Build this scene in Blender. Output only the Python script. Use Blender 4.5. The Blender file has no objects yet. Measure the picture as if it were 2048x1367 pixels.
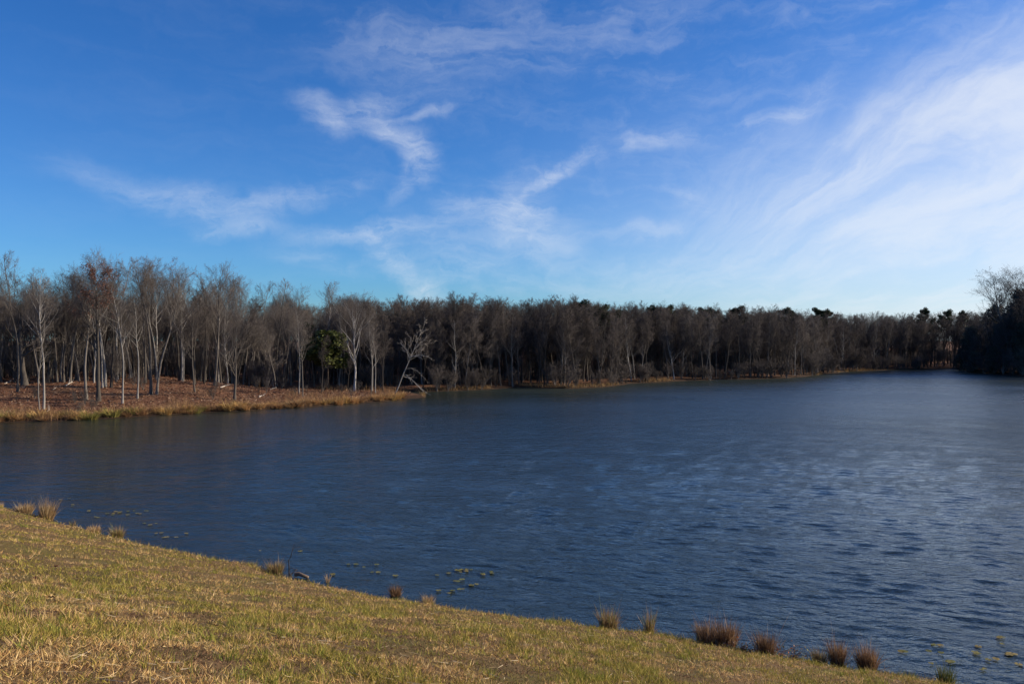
import bpy, math, random
import numpy as np
from mathutils import Vector

# ------------------------------------------------------------------ camera, sky, sun, exposure
F = 1568.0            # focal length in photograph pixels (2048 wide)
CX, HOR = 1024.0, 680.0
EYE = 8.0             # eye height over the water
scene = bpy.context.scene
COL = scene.collection
cam_d = bpy.data.cameras.new('camera')
cam_d.sensor_width = 36.0
cam_d.lens = F / 2048 * 36
cam_d.clip_end = 9000
cam = bpy.data.objects.new('camera', cam_d)
cam.location = (0, 0, EYE)
cam.rotation_euler = (math.radians(90) - math.atan((683.5 - HOR) / F), 0, 0)
COL.objects.link(cam)
scene.camera = cam

SUN_AZ, SUN_EL = 80.0, 24.0      # degrees clockwise from the view direction, above the horizon
world = bpy.data.worlds.new('World')
scene.world = world
world.use_nodes = True

sun_d = bpy.data.lights.new('sun', 'SUN')
sun_d.energy = 5.0
sun_d.angle = math.radians(0.5)
sun_d.color = (1.0, 0.84, 0.65)
sun = bpy.data.objects.new('sun', sun_d)
a, e = math.radians(SUN_AZ), math.radians(SUN_EL)
SUNV = Vector((math.sin(a) * math.cos(e), math.cos(a) * math.cos(e), math.sin(e)))
sun.rotation_euler = SUNV.to_track_quat('Z', 'Y').to_euler()
sun.location = (60, 0, 60)
COL.objects.link(sun)

scene.view_settings.view_transform = 'Standard'
scene.view_settings.look = 'None'
scene.view_settings.gamma = 1
scene.view_settings.use_curve_mapping = False
scene.view_settings.exposure = 0.5


class NT:
    """small node-graph helper"""
    def __init__(self, tree):
        self.t = tree
        tree.nodes.clear()

    def n(self, kind, **kw):
        nd = self.t.nodes.new(kind)
        for k, v in kw.items():
            setattr(nd, k, v)
        return nd

    def link(self, a, b):
        self.t.links.new(a, b)

    def put(self, sock, v):
        if hasattr(v, 'is_linked') or hasattr(v, 'links'):
            self.t.links.new(v, sock)
        else:
            sock.default_value = v

    def math(self, op, a, b=0.0, c=0.0, clamp=False):
        m = self.n('ShaderNodeMath', operation=op, use_clamp=clamp)
        self.put(m.inputs[0], a)
        self.put(m.inputs[1], b)
        self.put(m.inputs[2], c)
        return m.outputs[0]

    def vmath(self, op, a, b=(0, 0, 0), scale=None):
        m = self.n('ShaderNodeVectorMath', operation=op)
        self.put(m.inputs[0], a)
        self.put(m.inputs[1], b)
        if scale is not None:
            self.put(m.inputs['Scale'], scale)
        return m.outputs[0] if op not in ('LENGTH', 'DOT_PRODUCT', 'DISTANCE') else m.outputs['Value']

    def noise(self, vec, scale, detail=4.0, rough=0.5, distort=0.0, out=0):
        m = self.n('ShaderNodeTexNoise')
        if vec is not None:
            self.link(vec, m.inputs['Vector'])
        m.inputs['Scale'].default_value = scale
        m.inputs['Detail'].default_value = detail
        m.inputs['Roughness'].default_value = rough
        m.inputs['Distortion'].default_value = distort
        return m.outputs[out]

    def ramp(self, fac, lo, hi, a=0.0, b=1.0, smooth=True):
        m = self.n('ShaderNodeMapRange', interpolation_type='SMOOTHSTEP' if smooth else 'LINEAR')
        self.put(m.inputs['Value'], fac)
        self.put(m.inputs['From Min'], lo)
        self.put(m.inputs['From Max'], hi)
        self.put(m.inputs['To Min'], a)
        self.put(m.inputs['To Max'], b)
        return m.outputs['Result']

    def mapping(self, vec, loc=(0, 0, 0), rot=(0, 0, 0), scale=(1, 1, 1), kind='POINT'):
        m = self.n('ShaderNodeMapping', vector_type=kind)
        self.link(vec, m.inputs['Vector'])
        m.inputs['Location'].default_value = loc
        m.inputs['Rotation'].default_value = rot
        m.inputs['Scale'].default_value = scale
        return m.outputs[0]

    def mix(self, fac, a, b):
        m = self.n('ShaderNodeMix', data_type='RGBA')
        self.put(m.inputs[0], fac)
        self.put(m.inputs[6], a if not isinstance(a, tuple) else (*a[:3], 1))
        self.put(m.inputs[7], b if not isinstance(b, tuple) else (*b[:3], 1))
        return m.outputs[2]


def azel(x, y):
    """photograph pixel -> compass azimuth and elevation of that bit of sky, in degrees"""
    u, v = (x - CX) / F, (HOR - y) / F
    return math.degrees(math.atan(u)), math.degrees(math.atan(v / math.sqrt(1 + u * u)))


def build_sky():
    g = NT(world.node_tree)
    out = g.n('ShaderNodeOutputWorld')
    bg = g.n('ShaderNodeBackground')
    sky = g.n('ShaderNodeTexSky', sky_type='NISHITA')
    sky.sun_disc = False
    sky.sun_elevation = e
    sky.sun_rotation = a
    sky.altitude = 200
    sky.air_density = 1.0
    sky.dust_density = 0.4
    sky.ozone_density = 1.6
    tc = g.n('ShaderNodeTexCoord')
    d = tc.outputs['Generated']
    sp = g.n('ShaderNodeSeparateXYZ')
    g.link(d, sp.inputs[0])
    X, Y, Z = sp.outputs
    az = g.math('MULTIPLY', g.math('ARCTAN2', X, Y), 57.29578)
    el = g.math('MULTIPLY', g.math('ARCSINE', Z), 57.29578)
    cb = g.n('ShaderNodeCombineXYZ')
    g.link(az, cb.inputs[0])
    g.link(el, cb.inputs[1])
    P = cb.outputs[0]
    # ragged outlines: shift the coordinates by noise, coarse and fine
    w1 = g.vmath('SUBTRACT', g.noise(P, 0.13, 3, 0.55, out=1), (0.5, 0.5, 0.5))
    w2 = g.vmath('SUBTRACT', g.noise(P, 0.55, 5, 0.65, out=1), (0.5, 0.5, 0.5))
    W = g.vmath('ADD', g.vmath('ADD', P, g.vmath('SCALE', w1, scale=3.6)), g.vmath('SCALE', w2, scale=0.9))
    # fibres: two stretched noises, fanned
    f1 = g.noise(g.mapping(W, rot=(0, 0, math.radians(-16)), scale=(0.075, 0.62, 1)), 1.0, 7, 0.62, 0.5)
    f2 = g.noise(g.mapping(W, rot=(0, 0, math.radians(28)), scale=(0.085, 0.60, 1)), 1.0, 7, 0.62, 0.6)
    f3 = g.noise(g.mapping(W, rot=(0, 0, math.radians(-38)), scale=(0.10, 0.34, 1)), 1.0, 7, 0.62, 0.5)
    fib = g.math('MULTIPLY', g.math('ADD', g.math('ADD', f1, f2), f3), 0.3333)
    fibn = g.ramp(fib, 0.36, 0.66)
    # cirrus patches and streaks: (x, y in the photograph, half length px, half width px, tilt deg, amount)
    patches = [
        (650, 225, 70, 26, -24, .42), (735, 205, 95, 22, 14, .28), (775, 258, 80, 30, -28, .44),
        (838, 320, 60, 36, -75, .42), (800, 372, 55, 20, 60, .22),
        (850, 228, 60, 10, 4, .25), (820, 120, 210, 85, -8, .10), (960, 60, 260, 80, 10, .09),
        (300, 375, 190, 26, -10, .17), (430, 425, 160, 36, -8, .22), (590, 405, 170, 24, 12, .24),
        (460, 462, 90, 16, 6, .18),
        (740, 465, 160, 18, 4, .36), (790, 520, 85, 30, -42, .50), (850, 575, 90, 28, -38, .50),
        (650, 520, 130, 22, -8, .16), (930, 520, 170, 60, -10, .20),
        (1030, 415, 95, 62, 32, .42), (1075, 470, 100, 46, -10, .34), (925, 415, 70, 34, 0, .25),
        (1105, 350, 120, 13, 38, .40), (1250, 285, 200, 24, 16, .15), (1440, 258, 260, 20, 3, .14),
        (1590, 230, 150, 18, 34, .16), (1380, 400, 70, 22, -30, .16), (1290, 470, 110, 20, 4, .22),
        
        
        
        
        (1250, 560, 420, 40, 0, .16), (1250, 60, 260, 70, 14, .10), (1500, 120, 300, 80, 10, .08),
    ]
    k = math.degrees(1 / F)
    tot = None
    for (x, y, hl, hw, tilt, amt) in patches:
        A, E = azel(x, y)
        m = g.mapping(W, loc=(A, E, 0), rot=(0, 0, math.radians(tilt)), scale=(hl * k * 1.35, hw * k * 1.6, 1), kind='TEXTURE')
        r = g.vmath('LENGTH', m)
        v = g.ramp(r, 1.0, 0.0, 0.0, amt)
        tot = v if tot is None else g.math('ADD', tot, v)
    # long streaks fanning out from low over the far shore towards the sun's side
    A0, E0 = azel(1220, 655)
    rel = g.vmath('SUBTRACT', W, (A0, E0, 0))
    sr = g.n('ShaderNodeSeparateXYZ')
    g.link(rel, sr.inputs[0])
    th = g.math('MULTIPLY', g.math('ARCTAN2', sr.outputs[1], sr.outputs[0]), 57.29578)
    cf = g.n('ShaderNodeCombineXYZ')
    g.link(g.math('MULTIPLY', th, 0.115), cf.inputs[0])
    g.link(g.math('MULTIPLY', g.vmath('LENGTH', rel), 0.075), cf.inputs[1])
    fan = g.noise(cf.outputs[0], 1.0, 8, 0.62, 0.35)
    azr = g.math('MULTIPLY', g.ramp(az, 7.0, 34.0, 0.0, 1.0), g.ramp(az, 150.0, 100.0, 0.0, 1.0))
    top = g.ramp(g.math('SUBTRACT', el, g.math('MULTIPLY', g.math('MINIMUM', az, 60.0), 0.45)), 7.5, 0.5, 0.04, 1.0)
    fanc = g.math('MULTIPLY', g.math('MULTIPLY', azr, top), g.math('ADD', g.math('MULTIPLY', g.ramp(fan, 0.34, 0.70), 0.95), 0.34))
    soft = g.math('MULTIPLY', tot, g.math('ADD', g.math('MULTIPLY', fibn, 1.30), 0.13))
    # the rest of the sky carries the same thin cirrus, thicker towards the sun's side
    sunside = g.ramp(g.vmath('DOT_PRODUCT', d, (math.sin(a), math.cos(a), 0)), -0.5, 1.0, 0.02, 0.30)
    gen = g.math('MULTIPLY', g.ramp(fib, 0.42, 0.72), g.math('MULTIPLY', sunside, 0.65))
    veil = g.math('MULTIPLY', g.ramp(el, 22.0, -3.0, 0.0, 1.0), g.ramp(sunside, 0.10, 0.30, 0.04, 0.62))
    cloud = g.math('ADD', g.math('ADD', soft, gen), g.math('ADD', veil, fanc))
    cloud = g.math('SUBTRACT', 1.0, g.math('EXPONENT', g.math('MULTIPLY', cloud, -1.15)))
    cloud = g.math('MULTIPLY', cloud, 0.95)
    hs = g.n('ShaderNodeHueSaturation')
    hs.inputs['Saturation'].default_value = 1.18
    hs.inputs['Value'].default_value = 1.0
    g.link(sky.outputs[0], hs.inputs['Color'])
    tint = g.n('ShaderNodeMix', data_type='RGBA', blend_type='MULTIPLY')
    tint.inputs[0].default_value = 1.0
    g.link(hs.outputs[0], tint.inputs[6])
    tint.inputs[7].default_value = (0.385, 0.87, 1.50, 1)
    c = g.mix(cloud, tint.outputs[2], (9.2, 9.6, 10.2))
    g.link(c, bg.inputs['Color'])
    bg.inputs['Strength'].default_value = 0.067
    g.link(bg.outputs[0], out.inputs['Surface'])


build_sky()

# ------------------------------------------------------------------ helpers
rng = np.random.default_rng(11)
R = random.Random(5)


def vnoise(x, y, seed=0):
    """smooth value noise on numpy arrays, 0..1"""
    x = np.asarray(x, float); y = np.asarray(y, float)
    xi, yi = np.floor(x).astype(np.int64), np.floor(y).astype(np.int64)
    xf, yf = x - xi, y - yi
    def h(i, j):
        n = (i * 374761393 + j * 668265263 + seed * 1442695041) & 0x7fffffff
        n = ((n ^ (n >> 13)) * 1274126177) & 0x7fffffff
        return ((n ^ (n >> 16)) & 0xffff) / 65535.0
    u, v = xf * xf * (3 - 2 * xf), yf * yf * (3 - 2 * yf)
    return (h(xi, yi) * (1 - u) + h(xi + 1, yi) * u) * (1 - v) + (h(xi, yi + 1) * (1 - u) + h(xi + 1, yi + 1) * u) * v


def fbm(x, y, seed=0, oct=4):
    s, a_, t = 0, 1.0, 0
    for i in range(oct):
        s = s + a_ * vnoise(np.asarray(x) * 2 ** i, np.asarray(y) * 2 ** i, seed + i)
        t += a_
        a_ *= .5
    return s / t


def mesh_tris(name, V, T, mat=None, col=None, smooth=False):
    me = bpy.data.meshes.new(name)
    V = np.ascontiguousarray(V, np.float32).reshape(-1, 3)
    T = np.ascontiguousarray(T, np.int32).reshape(-1, 3)
    me.vertices.add(len(V))
    me.vertices.foreach_set('co', V.ravel())
    me.loops.add(len(T) * 3)
    me.loops.foreach_set('vertex_index', T.ravel())
    me.polygons.add(len(T))
    me.polygons.foreach_set('loop_start', np.arange(0, len(T) * 3, 3, dtype=np.int32))
    me.polygons.foreach_set('loop_total', np.full(len(T), 3, np.int32))
    if smooth:
        me.polygons.foreach_set('use_smooth', np.ones(len(T), bool))
    if col is not None:
        at = me.attributes.new('col', 'FLOAT_COLOR', 'POINT')
        c4 = np.ones((len(V), 4), np.float32)
        c4[:, :3] = col
        at.data.foreach_set('color', c4.ravel())
    me.update(calc_edges=True)
    if mat:
        me.materials.append(mat)
    return me


def link(name, me, parent=None, loc=None):
    o = bpy.data.objects.new(name, me)
    COL.objects.link(o)
    if parent:
        o.parent = parent
    if loc is not None:
        o.location = loc
    return o


def tag(o, label=None, cat=None, group=None, kind=None):
    if label: o['label'] = label
    if cat: o['category'] = cat
    if group: o['group'] = group
    if kind: o['kind'] = kind
    return o


def norm(v):
    return v / np.maximum(np.linalg.norm(v, axis=-1, keepdims=True), 1e-9)


def tubes(P, Rad, S, tip=True):
    """P (B,N,3) polylines, Rad (B,N) radii -> verts, tris; closes to a point when tip"""
    B, N, _ = P.shape
    T = np.empty_like(P)
    T[:, 1:-1] = P[:, 2:] - P[:, :-2]
    T[:, 0] = P[:, 1] - P[:, 0]
    T[:, -1] = P[:, -1] - P[:, -2]
    T = norm(T)
    ref = np.where(np.abs(T[:, :1, 2:3]) > 0.8, np.array([1., 0, 0]), np.array([0, 0, 1.]))
    ref = np.broadcast_to(ref, T.shape)
    U = norm(np.cross(ref, T))
    W = np.cross(T, U)
    ang = np.arange(S) * 2 * math.pi / S
    c, s = np.cos(ang), np.sin(ang)
    nr = N - 1 if tip else N
    ring = P[:, :nr, None] + Rad[:, :nr, None, None] * (U[:, :nr, None] * c[:, None] + W[:, :nr, None] * s[:, None])
    V = ring.reshape(B, nr * S, 3)
    tr = []
    for i in range(nr - 1):
        for j in range(S):
            a0, a1 = i * S + j, i * S + (j + 1) % S
            tr += [(a0, a1, a1 + S), (a0, a1 + S, a0 + S)]
    if tip:
        V = np.concatenate([V, P[:, -1:]], 1)
        for j in range(S):
            tr.append(((nr - 1) * S + j, (nr - 1) * S + (j + 1) % S, nr * S))
    else:
        for j in range(1, S - 1):
            tr.append(((nr - 1) * S, (nr - 1) * S + j, (nr - 1) * S + j + 1))
    tr = np.array(tr)
    n = V.shape[1]
    return V.reshape(-1, 3), (tr[None] + (np.arange(B) * n)[:, None, None]).reshape(-1, 3)


def join(parts):
    Vs, Ts, o = [], [], 0
    for V, T in parts:
        Vs.append(V); Ts.append(T + o); o += len(V)
    return np.concatenate(Vs), np.concatenate(Ts)


# ------------------------------------------------------------------ materials
def material(name, build):
    m = bpy.data.materials.new(name)
    m.use_nodes = True
    g = NT(m.node_tree)
    out = g.n('ShaderNodeOutputMaterial')
    p = g.n('ShaderNodeBsdfPrincipled')
    g.link(p.outputs[0], out.inputs['Surface'])
    build(g, p)
    return m


def bark(name, dark, pale, patch=0.0, rough=0.9):
    def b(g, p):
        tc = g.n('ShaderNodeTexCoord')
        ob = tc.outputs['Object']
        oi = g.n('ShaderNodeObjectInfo')
        v = g.vmath('ADD', ob, g.vmath('SCALE', oi.outputs['Location'], scale=0.37))
        n1 = g.noise(g.mapping(v, scale=(5, 5, 0.8)), 1.6, 6, 0.65)
        n2 = g.noise(v, 0.55, 4, 0.6)
        f = g.math('ADD', g.math('MULTIPLY', n1, 0.55), g.math('MULTIPLY', oi.outputs['Random'], 0.55))
        f = g.math('ADD', f, g.math('MULTIPLY', g.ramp(n2, 0.45, 0.6), patch))
        c = g.mix(g.ramp(f, 0.25, 1.0, smooth=False), dark, pale)
        g.link(c, p.inputs['Base Color'])
        p.inputs['Roughness'].default_value = rough
        p.inputs['Specular IOR Level'].default_value = 0.2
        bp = g.n('ShaderNodeBump')
        bp.inputs['Strength'].default_value = 0.5
        bp.inputs['Distance'].default_value = 0.05
        g.link(n1, bp.inputs['Height'])
        g.link(bp.outputs[0], p.inputs['Normal'])
    return material(name, b)


M = {}
M['bark_grey'] = bark('bark_grey', (0.06, 0.052, 0.044), (0.22, 0.20, 0.178))
M['bark_pale'] = bark('bark_pale', (0.12, 0.11, 0.096), (0.32, 0.305, 0.28), 0.15)
M['bark_dark'] = bark('bark_dark', (0.035, 0.03, 0.026), (0.11, 0.098, 0.085))
M['bark_white'] = bark('bark_white', (0.18, 0.165, 0.145), (0.48, 0.46, 0.43), 0.2)
M['twig_grey'] = bark('twig_grey', (0.065, 0.055, 0.049), (0.16, 0.142, 0.128))
M['twig_brown'] = bark('twig_brown', (0.046, 0.039, 0.036), (0.108, 0.093, 0.085))
M['twig_pale'] = bark('twig_pale', (0.26, 0.23, 0.2), (0.55, 0.52, 0.47))
M['bark_pine'] = bark('bark_pine', (0.06, 0.045, 0.035), (0.16, 0.12, 0.09))
M['deadwood'] = bark('deadwood', (0.25, 0.21, 0.17), (0.62, 0.58, 0.52))
M['driftwood'] = bark('driftwood', (0.12, 0.085, 0.06), (0.42, 0.33, 0.25))


def colmat(name, rough=0.8, trans=0.0, spec=0.2, gain=1.0):
    """colour carried by the pieces themselves (attribute col)"""
    def b(g, p):
        at = g.n('ShaderNodeAttribute', attribute_name='col')
        oi = g.n('ShaderNodeObjectInfo')
        hs = g.n('ShaderNodeHueSaturation')
        g.link(at.outputs['Color'], hs.inputs['Color'])
        g.link(g.ramp(oi.outputs['Random'], 0, 1, 0.8 * gain, 1.2 * gain, smooth=False), hs.inputs['Value'])
        g.link(hs.outputs[0], p.inputs['Base Color'])
        p.inputs['Roughness'].default_value = rough
        p.inputs['Specular IOR Level'].default_value = spec
        if trans:
            tr = g.n('ShaderNodeBsdfTranslucent')
            g.link(hs.outputs[0], tr.inputs['Color'])
            mx = g.n('ShaderNodeMixShader')
            mx.inputs[0].default_value = trans
            g.link(p.outputs[0], mx.inputs[1])
            g.link(tr.outputs[0], mx.inputs[2])
            out = [n for n in g.t.nodes if n.type == 'OUTPUT_MATERIAL'][0]
            g.link(mx.outputs[0], out.inputs['Surface'])
    return material(name, b)


M['blade'] = colmat('blade', 0.75, 0.25)
M['leaf'] = colmat('leaf', 0.7, 0.2)
M['needle'] = colmat('needle', 0.7, 0.1)


def soil_mat(g, p):
    tc = g.n('ShaderNodeTexCoord')
    ob = tc.outputs['Object']
    n1 = g.noise(ob, 0.5, 5, 0.6)
    n2 = g.noise(ob, 14, 5, 0.7)
    n3 = g.noise(ob, 60, 4, 0.7)
    c = g.mix(g.ramp(n2, 0.35, 0.65), (0.07, 0.042, 0.022), (0.19, 0.125, 0.06))
    c = g.mix(g.ramp(n1, 0.42, 0.62, 0.0, 0.7), c, (0.10, 0.09, 0.025))
    c = g.mix(g.ramp(n3, 0.5, 0.72, 0, 0.6), c, (0.04, 0.025, 0.015))
    sz = g.n('ShaderNodeSeparateXYZ')
    g.link(ob, sz.inputs[0])
    c = g.mix(g.ramp(g.math('ADD', sz.outputs[2], g.math('MULTIPLY', n1, 0.15)), 0.14, 0.30, 0.85, 0.0), c, (0.030, 0.022, 0.016))
    g.link(c, p.inputs['Base Color'])
    p.inputs['Roughness'].default_value = 0.95
    p.inputs['Specular IOR Level'].default_value = 0.1
    bp = g.n('ShaderNodeBump')
    bp.inputs['Strength'].default_value = 0.8
    bp.inputs['Distance'].default_value = 0.04
    g.link(n2, bp.inputs['Height'])
    g.link(bp.outputs[0], p.inputs['Normal'])


M['bank_soil'] = material('bank_soil', soil_mat)


def litter_mat(g, p):
    tc = g.n('ShaderNodeTexCoord')
    ob = tc.outputs['Object']
    n1 = g.noise(ob, 0.35, 5, 0.6)
    n2 = g.noise(g.mapping(ob, scale=(1, 1.6, 1)), 1.7, 8, 0.78)
    n3 = g.noise(ob, 1.3, 6, 0.75)
    c = g.mix(g.ramp(n2, 0.35, 0.66), (0.045, 0.022, 0.015), (0.25, 0.125, 0.072))
    c = g.mix(g.ramp(n1, 0.45, 0.65, 0, 0.6), c, (0.20, 0.125, 0.075))
    c = g.mix(g.ramp(n3, 0.62, 0.72, 0, 0.65), c, (0.36, 0.29, 0.23))
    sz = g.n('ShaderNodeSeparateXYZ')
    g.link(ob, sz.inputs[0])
    c = g.mix(g.ramp(g.math('ADD', sz.outputs[2], g.math('MULTIPLY', n1, 0.15)), 0.30, 0.62, 0.85, 0.0), c, (0.030, 0.022, 0.016))  # wet earth at the waterline, with the edge's shade put into its colour
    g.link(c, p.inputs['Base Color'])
    p.inputs['Roughness'].default_value = 0.95
    p.inputs['Specular IOR Level'].default_value = 0.1
    bp = g.n('ShaderNodeBump')
    bp.inputs['Strength'].default_value = 1.0
    bp.inputs['Distance'].default_value = 0.15
    g.link(n2, bp.inputs['Height'])
    g.link(bp.outputs[0], p.inputs['Normal'])


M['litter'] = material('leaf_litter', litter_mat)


def water_mat(g, p):
    tc = g.n('ShaderNodeTexCoord')
    ob = tc.outputs['Object']
    w0 = g.vmath('SCALE', g.vmath('SUBTRACT', g.noise(ob, 0.25, 2, 0.5, out=1), (0.5, 0.5, 0.5)), scale=1.6)
    q = g.vmath('ADD', ob, w0)
    # wind waves running on to the dam, a second train across them, ripples on top
    a1 = g.noise(g.mapping(q, rot=(0, 0, math.radians(22)), scale=(0.36, 1.45, 1)), 1.0, 4, 0.55)
    a2 = g.noise(g.mapping(q, rot=(0, 0, math.radians(4)), scale=(1.0, 2.9, 1)), 1.0, 4, 0.55)
    a3 = g.noise(g.mapping(q, rot=(0, 0, math.radians(40)), scale=(4.0, 7.5, 1)), 1.0, 3, 0.6)
    gust = g.ramp(g.noise(g.mapping(ob, scale=(0.02, 0.05, 1)), 1.0, 4, 0.6), 0.32, 0.62, 0.70, 1.1)
    sx = g.n('ShaderNodeSeparateXYZ')
    g.link(ob, sx.inputs[0])
    far_ = g.ramp(sx.outputs[1], 20.0, 58.0, 0.50, 1.0)
    shel = g.ramp(sx.outputs[0], -45.0, 10.0, 0.5, 1.0)
    h = g.math('ADD', g.math('MULTIPLY', g.math('ADD', g.math('MULTIPLY', a1, 0.15), g.math('MULTIPLY', a2, 0.075)), far_), g.math('MULTIPLY', a3, 0.045))
    h = g.math('MULTIPLY', g.math('MULTIPLY', h, gust), shel)
    bp = g.n('ShaderNodeBump')
    bp.inputs['Strength'].default_value = 1.0
    bp.inputs['Distance'].default_value = 1.0
    g.link(h, bp.inputs['Height'])
    g.link(bp.outputs[0], p.inputs['Normal'])
    # capillary ripples too fine to model: rougher out on the open, wind-swept lake than under the dam and in the cove
    open_ = g.math('MULTIPLY', g.ramp(sx.outputs[1], 35.0, 120.0), g.ramp(sx.outputs[0], -45.0, 15.0, 0.45, 1.0))
    g.link(g.math('MULTIPLY', g.ramp(open_, 0.0, 1.0, 0.08, 0.30, smooth=False), gust), p.inputs['Roughness'])
    p.inputs['Base Color'].default_value = (0.017, 0.026, 0.021, 1)
    p.inputs['IOR'].default_value = 1.65


M['water'] = material('lake_water', water_mat)

# ------------------------------------------------------------------ lie of the land
def on_water(x, y):
    Y = EYE * F / (y - HOR)
    return ((x - CX) / F * Y, Y)


# near shoreline of the dam: straight embankment, one to three
TV = np.array([0.872, -0.490]); NV = np.array([0.490, 0.872])
near_px = [(0, 1019), (68, 1034), (170, 1063), (244, 1081), (298, 1097), (423, 1118), (500, 1133), (583, 1160), (665, 1177),
           (753, 1195), (855, 1212), (973, 1230), (1060, 1242), (1150, 1253), (1387, 1289), (1514, 1315), (1632, 1328),
           (1777, 1352), (1834, 1363)]
near_w = np.array([on_water(*p) for p in near_px])
nt, ns = near_w @ TV, near_w @ NV
o_ = np.argsort(nt)
nt, ns = nt[o_], ns[o_]
nt = np.concatenate([[-90, nt[0] - 12], nt, [nt[-1] + 12, 120]])
ns = np.concatenate([[ns[0] + .5, ns[0] + .3], ns, [ns[-1], ns[-1]]])
SLOPE = 0.322


def bank_d(x, y):
    t = x * TV[0] + y * TV[1]
    s = x * NV[0] + y * NV[1]
    return np.interp(t, nt, ns) + .7 * (fbm(t * .45, t * 0 + .5, 15) - .5) + .35 * (fbm(t * 1.9, t * 0 + 7.5, 17) - .5) - s


def bank_h(x, y):
    d = bank_d(x, y)
    z = SLOPE * d
    z = np.where(z > 6.1, 6.1 + 0.45 * (1 - np.exp(-(z - 6.1) / 0.45)), z)
    z = z + np.where(d > 0, np.minimum(1, d / 2) * (.22 * (fbm(x * .35, y * .35, 3) - .5) + .07 * (fbm(x * 1.6, y * 1.6, 5) - .5)), 0)
    return z + np.where(d > 0, 0.09 * np.minimum(1, d / .35), 0)


far_px = [(-200, 852), (0, 845), (100, 842), (200, 838), (300, 832), (400, 826), (500, 820), (600, 815), (700, 807), (780, 801), (803, 797)]
far_px2 = [(850, 783), (926, 781), (1000, 777), (1040, 774), (1090, 775), (1140, 777), (1219, 773), (1262, 767), (1330, 763), (1442, 759),
           (1577, 756), (1620, 752), (1655, 747), (1698, 742.5), (1782, 739.5), (1860, 738.5), (1912, 738), (1935, 741), (1975, 746), (2048, 752)]
SHORE = [(-260, 20), (-150, 50), (-100, 66)] + [on_water(*p) for p in far_px] + [(-11.6, 109), (-13, 115), (-19, 120), (-30, 122.5), (-24, 126)] + \
        [on_water(*p) for p in far_px2] + [(138, 158), (156, 115), (150, 60), (130, 20), (100, -20), (80, -120), (-260, -120)]
SHORE = np.array(SHORE, float)
NFAR = len(SHORE) - 3


def shore_sd(x, y):
    """distance to the far shoreline, positive on land"""
    x = np.asarray(x, float); y = np.asarray(y, float)
    sh = x.shape
    p = np.stack([x.ravel(), y.ravel()], 1)
    best = np.full(len(p), 1e9)
    inside = np.zeros(len(p), bool)
    n = len(SHORE)
    for i in range(n):
        A, B = SHORE[i], SHORE[(i + 1) % n]
        ab = B - A
        if i < NFAR:
            t = np.clip(((p - A) @ ab) / (ab @ ab), 0, 1)
            best = np.minimum(best, np.hypot(*(p - A - t[:, None] * ab).T))
        c = ((A[1] > p[:, 1]) != (B[1] > p[:, 1]))
        with np.errstate(divide='ignore', invalid='ignore'):
            xx = A[0] + (p[:, 1] - A[1]) / (B[1] - A[1] + 1e-12) * (B[0] - A[0])
        inside ^= c & (p[:, 0] < xx)
    return np.where(inside, -best, best).reshape(sh)


def smooth(v, a_, b_):
    t = np.clip((v - a_) / (b_ - a_), 0, 1)
    return t * t * (3 - 2 * t)


def land_h(x, y, d=None):
    x = np.asarray(x, float); y = np.asarray(y, float)
    if d is None:
        d = shore_sd(x, y)
    d = d + (fbm(x * .22, y * .22, 9) - .5) * 1.6
    left = smooth(-x, 18, 40) * smooth(-y, -150, -120)
    z = np.where(d > 0, 0.38 * (1 - np.exp(-d / 0.8)), d * 0.3)
    z = z + 2.4 * left * smooth(d, 2, 30) + (1 - left) * 3.2 * smooth(d, 4, 90)
    z = z + np.where(d > 0, np.minimum(1, d / 6) * (0.9 * (fbm(x * .07, y * .07, 21) - .5) + 0.55 * (fbm(x * .16, y * .3, 25) - .5)), 0)
    return np.maximum(z, -3)


def hit(x, y, H):
    """where the photograph's pixel meets the ground H"""
    u, v = (x - CX) / F, (HOR - y) / F
    t = np.arange(4, 420, .25)
    f = EYE + v * t - H(u * t, t)
    k = int(np.argmax(f < 0)) if (f < 0).any() else len(t) - 1
    return np.array([u * t[k], t[k], float(H(np.array([u * t[k]]), np.array([t[k]]))[0])])


def grid_mesh(name, X, Y, Z, mat):
    ny, nx = X.shape
    V = np.stack([X, Y, Z], -1).reshape(-1, 3)
    i = np.arange(ny * nx).reshape(ny, nx)
    q = np.stack([i[:-1, :-1], i[:-1, 1:], i[1:, 1:], i[1:, :-1]], -1).reshape(-1, 4)
    T = np.concatenate([q[:, [0, 1, 2]], q[:, [0, 2, 3]]])
    return mesh_tris(name, V, T, mat, smooth=True)


# woodland floor round the lake, to the horizon
gx = np.concatenate([[-4000, -1200, -500, -320], np.arange(-260, -70, 4), np.arange(-70, 130, 1.5), np.arange(130, 260, 4), [320, 500, 1200, 4000]])
gy = np.concatenate([[-4000, -1200, -300, -100, -30, 20], np.arange(40, 68, 4), np.arange(68, 215, 1.4), np.arange(215, 330, 5), [380, 600, 1500, 5000]])
GX, GY = np.meshgrid(gx, gy)
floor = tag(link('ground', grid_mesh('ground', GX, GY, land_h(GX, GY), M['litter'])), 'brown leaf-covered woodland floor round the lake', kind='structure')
del floor['label']

# grassy dam slope in the foreground
bt = np.concatenate([np.arange(-90, -40, 3), np.arange(-40, 30, .22), np.arange(30, 120, 4)])
bd = np.concatenate([np.arange(-4, 0, .5), np.arange(0, 2, .16), np.arange(2, 22, .28), np.arange(22, 34, 1.5)])
BT, BD = np.meshgrid(bt, bd)
BS = np.interp(BT, nt, ns) - BD
BX, BY = BT * TV[0] + BS * NV[0], BT * TV[1] + BS * NV[1]
tag(link('grass_bank', grid_mesh('grass_bank', BX, BY, bank_h(BX, BY), M['bank_soil'])), kind='structure')

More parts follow.
